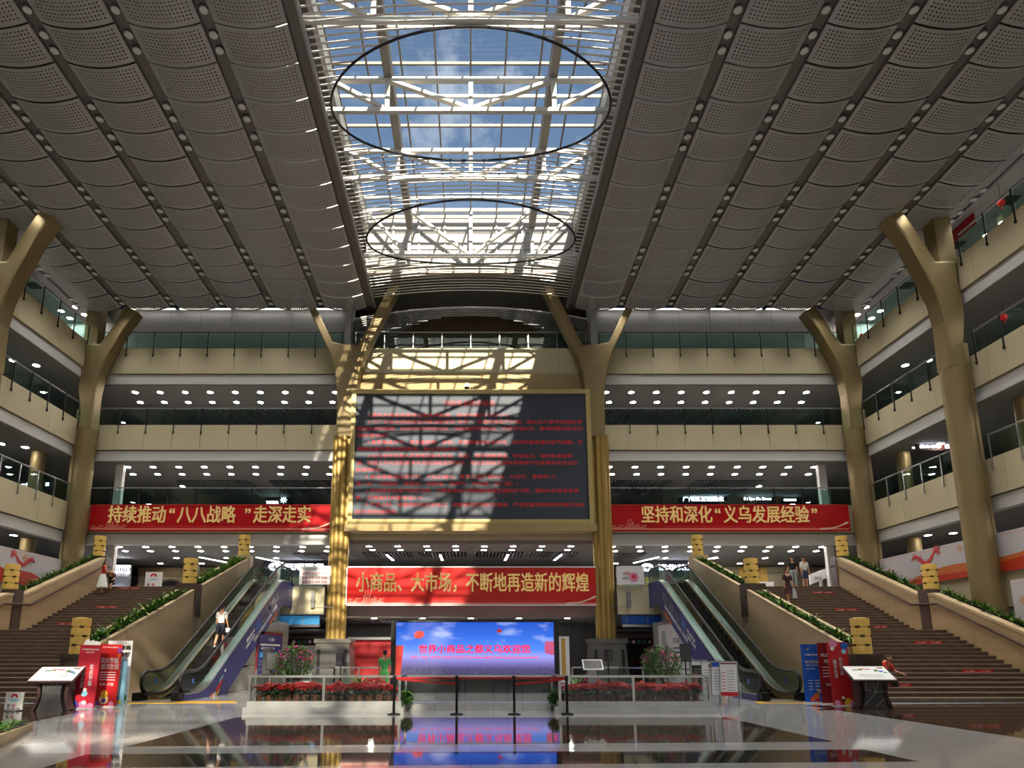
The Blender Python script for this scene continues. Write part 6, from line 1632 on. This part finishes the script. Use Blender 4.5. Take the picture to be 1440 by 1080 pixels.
for k in range(4): blob(-.1, .6 - .05 * k, rect(w * .5, .02), 'text_white')
lab, blob, w, h, add = roll_up(1173, 1201, 903, 991, 'front red standing banner with two upright slogans, right stairs', 'red_flat', -.05, -.02, 20.0)
lab('欢\n庆\n华\n诞', .1, .62, .19, .55, 'text_white', bold=.02); lab('惠\n享\n生\n活', -.2, .58, .19, .55, 'text_white', bold=.02)
for k, (a, b, r_, m) in enumerate(((-.2, .98, .22, 'pink'), (.35, .94, .18, 'blue_strip'), (-.25, .9, .1, 'white'), (.3, .85, .12, 'pale_blue'), (.25, .06, .2, 'yellow'), (-.3, .05, .15, 'pink'), (.0, .1, .1, 'text_dark'), (0, .13, .08, 'cream'), (.4, .04, .12, 'pink'))): blob(a, b, disc(r_ * w, 12), m, k)

# red lattice and lanterns on the right galleries
rl = thing('red_lattice_screen', 'dark red wooden lattice screen on the top right gallery', 'screen', (24.3, 30.0, FL[4]))
MB().box(24.1, 24.2, 29.4, 30.0, FL[4], FL[4] + 2.6).build('post_panel', 'red_lattice', rl); MB().box(24.1, 24.2, 27.4, 29.4, FL[4] + 2.0, FL[4] + 2.6).build('head_panel', 'red_lattice', rl)
for k in range(6): MB().box(24.06, 24.1, 27.5 + k * .33, 27.55 + k * .33, FL[4] + 1.95, FL[4] + 2.55).build('bar', 'red_flat', rl)
def red_lantern(x, y, zc_, ztop, label):
    root = thing('red_lantern', label, 'lantern', (x, y, zc_ - .3), group='red paper lanterns'); MB().lathe([(.06, -.14), (.13, -.09), (.16, 0), (.13, .09), (.06, .14)], x, y, 14, zc_).build('globe', 'red_lantern', root, True)
    MB().lathe([(.06, .14), (.06, .17)], x, y, 10, zc_).build('cap', 'gold_frame', root); MB().tube([(x, y, zc_ + .17), (x, y, ztop)], .008, 4).build('cord', 'black', root); MB().tube([(x, y, zc_ - .14), (x, y, zc_ - .32)], [.02, .03], 6).build('tassel', 'red_lantern', root)
red_lantern(23.7, 25.4, FL[4] + 1.6, 22.75, 'red paper lantern on the top right gallery'); red_lantern(24.6, 27.2, FL[3] + 1.95, FL[4] - DEP[4], 'red paper lantern on the third right gallery'); red_lantern(24.6, 37.3, FL[4] + 1.4, 22.75, 'red paper lantern at the far right corner of the top gallery')
# white jambs at the outer ends of the wings
for s, nm in ((-1, 'left'), (1, 'right')):
    for i, lv in ((1, 'first'), (2, 'second')):
        z1 = FL[i + 1] - DEP[i + 1]
        mb = MB().box(s * 21.0 - .22, s * 21.0 + .22, 36.9, 37.2, FL[i], z1); mb.box(s * 21.0 - .28, s * 21.0 + .28, 36.85, 37.25, FL[i], FL[i] + .12)
        tag(mb.build('white_pier', 'white_trim'), 'slim white pier at the outer end of the %s gallery, %s wing' % (lv, nm), 'pier', 'white piers of the back galleries')

# ================================================================== PEOPLE
def skin_mesh(chains, name, sub=1):
    """chains: lists of (point, radius); shared points join. One continuous skinned surface."""
    vs_, es, rs, idx = [], [], [], {}
    def key(p): return tuple(round(c_, 4) for c_ in p)
    for ch in chains:
        prev = None
        for p_, r_ in ch:
            k = key(p_)
            if k not in idx: idx[k] = len(vs_); vs_.append(tuple(p_)); rs.append(r_)
            if prev is not None and prev != idx[k]: es.append((prev, idx[k]))
            prev = idx[k]
    me = bpy.data.meshes.new(name); me.from_pydata(vs_, es, []); o = bpy.data.objects.new(name, me); TMP.collection.objects.link(o)
    md = o.modifiers.new('skin', 'SKIN'); md.use_smooth_shade = True
    for k, d_ in enumerate(me.skin_vertices[0].data):
        r_ = rs[k]; d_.radius = r_ if isinstance(r_, tuple) else (r_, r_); d_.use_root = (k == 0)
    sm = o.modifiers.new('sub', 'SUBSURF'); sm.levels = sub; sm.render_levels = sub
    dg = side_graph(); out = bpy.data.meshes.new_from_object(o.evaluated_get(dg), depsgraph=dg)
    bpy.data.objects.remove(o); bpy.data.meshes.remove(me); out.materials.clear(); out.name = name
    for p_ in out.polygons: p_.use_smooth = True
    return out
def person(loc, rz, label, top='cloth_white', bottom='cloth_navy', shoes='cloth_shoe', hair='short', H=1.68, lean=0.0,
           legs=((0, 0), (0, 0)), arms=((.1, .25), (.1, .25)), sleeve=.5, bottom_kind='shorts', skirt=None, cap=None, sit=False, head_down=0.0, group='visitors', seat_z=0.0, arm_out=.14):
    """faces -Y before rotation. legs: (thigh forward, knee bend); arms: (forward swing, elbow bend), angles in radians"""
    k = H / 1.7
    root = thing('person', label, 'person', (0, 0, 0), group=group)
    V = Vector
    hip_z = .90 * k
    def fwd(a): return V((0, -math.sin(a), -math.cos(a)))            # hanging limb swung forward by a
    feet = []; L = {}
    for i, sx in ((0, -1), (1, 1)):
        th, kn = legs[i]; hp = V((sx * .10 * k, 0, hip_z)); kp = hp + fwd(th) * .43 * k; ap = kp + fwd(th - kn) * .41 * k
        hd = ap + V((0, .05 * k, -.045 * k)); tp = ap + V((0, -.15 * k, -.05 * k))
        L[i] = (hp, kp, ap, hd, tp); feet.append(ap.z - .08 * k)
    dz = -min(feet)
    up = V((0, -math.sin(lean), math.cos(lean)))
    pel = V((0, 0, hip_z + .05 * k)); wai = pel + up * .13 * k; che = pel + up * .33 * k; shl = pel + up * .47 * k; nk = pel + up * .55 * k
    hu = V((0, -math.sin(lean + head_down), math.cos(lean + head_down)))
    ch_ = nk + hu * .06 * k + V((0, -.015 * k, 0)); mid = nk + hu * .13 * k; crown = nk + hu * .21 * k + V((0, .01 * k, 0))
    A = {}
    for i, sx in ((0, -1), (1, 1)):
        sw, eb = arms[i]; sp = shl + V((sx * .175 * k, 0, -.02 * k)); d1 = (fwd(sw) + V((sx * arm_out, 0, 0))).normalized(); ep = sp + d1 * .29 * k
        d2 = (fwd(sw + eb) + V((sx * arm_out * .3, 0, 0))).normalized(); wp_ = ep + d2 * .25 * k; pm_ = wp_ + d2 * .07 * k
        A[i] = (sp, ep, wp_, pm_, d2)
    body = [[(pel, (.15 * k, .11 * k)), (wai, (.13 * k, .095 * k)), (che, (.155 * k, .105 * k)), (shl, (.12 * k, .08 * k)), (nk, .052 * k), (ch_, (.06 * k, .065 * k)), (mid, (.078 * k, .092 * k)), (crown, (.06 * k, .07 * k))]]
    body.append([(mid, .078 * k), (mid + V((0, -.105 * k, -.005 * k)), .012 * k)])                                   # nose
    for sx in (-1, 1): body.append([(mid, .078 * k), (mid + V((sx * .088 * k, .01 * k, 0)), .014 * k)])               # ears
    for i in (0, 1):
        hp, kp, ap, hd, tp = L[i]; body.append([(pel, .14 * k), (hp, .092 * k), ((hp + kp) / 2, .08 * k), (kp, .058 * k), (kp + (ap - kp) * .35, .056 * k), (ap, .036 * k), (tp, .03 * k)])
        sp, ep, wp_, pm_, d2 = A[i]; sx = -1 if i == 0 else 1
        body.append([(shl, .12 * k), (sp, .055 * k), ((sp + ep) / 2, .046 * k), (ep, .038 * k), (ep + (wp_ - ep) * .4, .037 * k), (wp_, .024 * k), (pm_, (.036 * k, .018 * k))])
        sd = d2.cross(V((1, 0, 0))).normalized()
        for f in range(4):
            b_ = pm_ + sd * ((f - 1.5) * .019 * k) + d2 * .02 * k; ln = (.06, .072, .068, .052)[f] * k; cu = V((-sx, 0, 0)) * .012 * k
            body.append([(pm_, .02 * k), (b_, .0095 * k), (b_ + d2 * ln * .55 + cu * .5, .009 * k), (b_ + d2 * ln + cu * 1.6, .008 * k)])
        tb = wp_ + d2 * .03 * k; body.append([(wp_, .024 * k), (tb + sd * .032 * k, .011 * k), (tb + sd * .05 * k + d2 * .045 * k, .009 * k)])
    parts = [('body', skin_mesh(body, 'body'), 'skin')]
    g = .022 * k
    # upper garment
    sh = [[(pel + V((0, 0, -.03 * k)), (.165 * k, .13 * k)), (wai, (.15 * k, .115 * k)), (che, (.17 * k, .12 * k)), (shl, (.135 * k, .09 * k)), (nk - up * .015 * k, .062 * k)]]
    for i in (0, 1):
        sp, ep, wp_, pm_, d2 = A[i]
        if sleeve > 0: sh.append([(shl, .13 * k), (sp, .07 * k), (sp + (ep - sp) * min(1, sleeve * 1.6), .064 * k)] + ([(ep, .05 * k), (ep + (wp_ - ep) * .85, .042 * k)] if sleeve > .9 else []))
        else: sh.append([(shl, .13 * k), (sp, .062 * k)])
    parts.append(('shirt', skin_mesh(sh, 'shirt'), top))
    if skirt:
        mb = MB(); n = 24; rings = []
        for t in [q / 8 for q in range(9)]:
            z_ = pel.z + .06 * k - t * skirt[0] * k; r_ = (.15 + (skirt[1] - .15) * t ** .8) * k
            for j in range(n):
                a = 2 * math.pi * j / n; rr = r_ * (1 + .05 * t * math.sin(6 * a)); mb.v.append((rr * math.cos(a), rr * .85 * math.sin(a), z_))
        for q in range(8):
            for j in range(n): a = q * n + j; b_ = q * n + (j + 1) % n; mb.f.append((a, a + n, b_ + n, b_))
        parts.append(('skirt', mb.mesh('skirt', True), bottom))
    else:
        tr = [[(wai - up * .02 * k, (.14 * k, .105 * k)), (pel, (.165 * k, .125 * k))]]
        for i in (0, 1):
            hp, kp, ap, hd, tp = L[i]; c_ = [(pel, .15 * k), (hp, .105 * k), ((hp + kp) / 2, .095 * k), (hp + (kp - hp) * .92, .085 * k)]
            if bottom_kind == 'trousers': c_ += [(kp, .075 * k), ((kp + ap) / 2, .068 * k), (kp + (ap - kp) * .95, .06 * k)]
            tr.append(c_)
        parts.append((bottom_kind, skin_mesh(tr, bottom_kind), bottom))
    for i in (0, 1):
        hp, kp, ap, hd, tp = L[i]
        parts.append(('shoe', skin_mesh([[(hd, .042 * k), ((hd + tp) / 2 + V((0, 0, .005)), .045 * k), (tp, .036 * k)]], 'shoe'), shoes))
    hm = []
    top_ = crown + hu * .012 * k
    if hair: hm.append([(mid + V((0, .04 * k, .02 * k)), (.082 * k, .075 * k)), (crown + V((0, .015 * k, .012 * k)), (.082 * k, .085 * k))])
    if hair == 'short': hm.append([(mid + V((0, .04 * k, .02 * k)), .085 * k), (mid + V((0, .05 * k, -.06 * k)), .066 * k)])
    if hair == 'long': hm.append([(mid + V((0, .04 * k, .02 * k)), .08 * k), (nk + V((0, .07 * k, .02 * k)), (.085 * k, .05 * k)), (che + V((0, .11 * k, .05 * k)), (.075 * k, .03 * k))])
    if hm: parts.append(('hair', skin_mesh(hm, 'hair'), 'hair'))
    if cap:
        c0 = crown + V((0, .01 * k, .0)); mb = MB()
        mb.lathe([(.096 * k, -.03 * k), (.098 * k, .02 * k), (.075 * k, .07 * k), (.02 * k, .09 * k)], c0.x, c0.y, 14, c0.z); mb.prism(disc(.075 * k, 12, .06 * k), 'z', 0, .012 * k)
        n0 = len(mb.v) - 24; mb.v[n0:] = [(a + c0.x, b_ + c0.y - .11 * k, c_ + c0.z - .02 * k) for a, b_, c_ in mb.v[n0:]]
        parts.append(('cap', mb.mesh('cap', True), cap))
    T = Matrix.Translation(loc) @ Matrix.Rotation(rz, 4, 'Z') @ Matrix.Translation((0, 0, (seat_z - (pel.z - .12 * k)) if sit else dz))
    root.location = loc; ROOTM[root.name] = Matrix.Translation(loc)
    for nm_, me, m in parts:
        me.transform(T); obj(nm_, me, m, root)
    return root, T, A, k
PI = math.pi
# on the left escalator, seen from behind
v = at_Y(312, 916, 26.6); ye = 26.6; ze = esc_line(26.6 + .2) + .01
r_, T, A, k = person((-10.35, 26.75, ze), PI - .15, 'person in white T-shirt and navy shorts riding up the left escalator', 'cloth_white', 'cloth_navy', 'cloth_shoe', 'short', 1.72, .06, ((.15, .1), (-.12, .25)), ((.1, .35), (.05, .3)), .55)
wpos = T @ A[0][3]; MB().box(wpos.x - .1, wpos.x + .08, wpos.y - .02, wpos.y + .02, wpos.z - .2, wpos.z - .02).build('paper_sheet', 'paper', None); pp = bpy.data.objects['paper_sheet']; tag(pp, 'folded white paper held by the person on the left escalator', 'paper')
# green shirt, behind the planters
v = at_Y(541, 940, 24.3); person((v.x, 24.3, 0), PI + .1, 'person in green T-shirt and green shorts left of the display, seen from behind', 'cloth_green', 'cloth_green', 'cloth_shoe', 'short', 1.62, .03, ((.1, .05), (-.05, .05)), ((.35, .5), (.1, .2)), .55)
# left stairs: woman in red vest and white skirt, seated man
ys = 33.0; r_, T, A, k = person((-19.05, ys, step_z(ys)), -1.2 + PI, 'woman in red vest and long white skirt high on the left stairs', 'cloth_red', 'cloth_white', 'cloth_sandal', 'long', 1.62, .08, ((.05, .05), (0, .05)), ((.5, .9), (.5, .9)), .3, skirt=(.72, .33), head_down=.25)
ys = 34.0; person((at_Y(155, 815, ys).x, ys + .18, step_z(ys)), .2, 'seated person in black at the head of the left stairs', 'cloth_black', 'cloth_black', 'cloth_shoe', 'short', 1.68, .5, ((1.4, 1.5), (1.35, 1.35)), ((.5, .6), (.6, .7)), .5, sit=True, head_down=.5, seat_z=.12)
v = at_Y(273, 808, 36.0); person((v.x, 36.0, 5.05), PI + .5, 'person in white cap and pale shirt walking past above the left planter wall', 'cloth_pale', 'cloth_black', 'cloth_shoe', 'short', 1.70, .05, ((.25, .2), (-.2, .2)), ((.3, .3), (-.2, .2)), 1.0, 'trousers', cap='cloth_white')
v = at_Y(364, 812, 35.2); person((v.x, 35.3, 5.05), .2, 'small child in red at the head of the left escalator', 'cloth_red', 'cloth_navy', 'cloth_shoe', 'short', 1.05, 0, ((.1, .1), (0, 0)), ((.2, .3), (.2, .3)), .6)
# left gallery, behind the glass and behind the dragon board
v = at_X(17, 775, -24.2); person((-24.2, v.y, 5.05), 1.2, 'person in dark clothes on the first gallery at the left edge', 'cloth_black', 'cloth_navy', 'cloth_black', 'short', 1.72, .05, ((.1, .1), (-.1, .1)), ((.2, .3), (.1, .2)), 1.0, 'trousers')
v = at_X(49, 780, -24.4); person((-24.4, v.y, 5.05), 1.4, 'person whose head shows above the left dragon board', 'cloth_wine', 'cloth_navy', 'cloth_black', 'short', 1.74, .05, ((.1, .1), (-.1, .1)), ((.2, .3), (.1, .2)), 1.0, 'trousers')
# right stairs
ys = 31.7; r_, T, A, k = person((at_Y(1110, 850, ys).x, ys, step_z(ys)), .1, 'woman in dark wine dress walking down the right stairs', 'cloth_wine', 'cloth_wine', 'cloth_shoe', 'short', 1.62, .04, ((.2, .2), (-.15, .3)), ((.05, .15), (.1, .15)), .6, skirt=(.55, .25))
w_ = T @ A[1][3]; bag = MB().prism([(-.1, -.5), (.12, -.5), (.1, -.2), (.02, -.02), (-.03, -.02), (-.09, -.2)], 'y', -.06, .06); bag.v = [(a + w_.x, b + w_.y, c_ + w_.z - .05) for a, b, c_ in bag.v]
tag(bag.build('plastic_bag', 'cloth_pale'), 'thin white plastic bag held by the woman in the wine dress', 'bag')
v = at_Y(1117, 810, 34.6); person((v.x, 34.7, 5.05), -.6, 'long-haired person in black behind the woman on the right stairs', 'cloth_black', 'cloth_pale', 'cloth_shoe', 'long', 1.62, .03, ((.1, .1), (-.1, .1)), ((.3, .6), (.1, .2)), .5, 'trousers')
v = at_Y(1133, 810, 35.2); person((v.x, 35.3, 5.05), .1, 'man in white T-shirt and dark cap at the head of the right stairs', 'cloth_white', 'cloth_blue', 'cloth_shoe', 'short', 1.72, .0, ((.05, .05), (0, .05)), ((.1, .2), (.1, .2)), .6, cap='cloth_black')
ys = SY0 + 3 * TREAD + .1; v = at_Y(1235, 925, ys); person((v.x + .1, ys + .1, step_z(ys)), .5, 'person in red sitting on the lower right stairs behind the map table', 'cloth_red', 'cloth_black', 'cloth_shoe', 'short', 1.66, .45, ((1.4, 1.5), (1.35, 1.35)), ((.4, .5), (.5, .7)), .9, 'trousers', sit=True, head_down=.3, seat_z=.12)

bpy.data.scenes.remove(TMP)
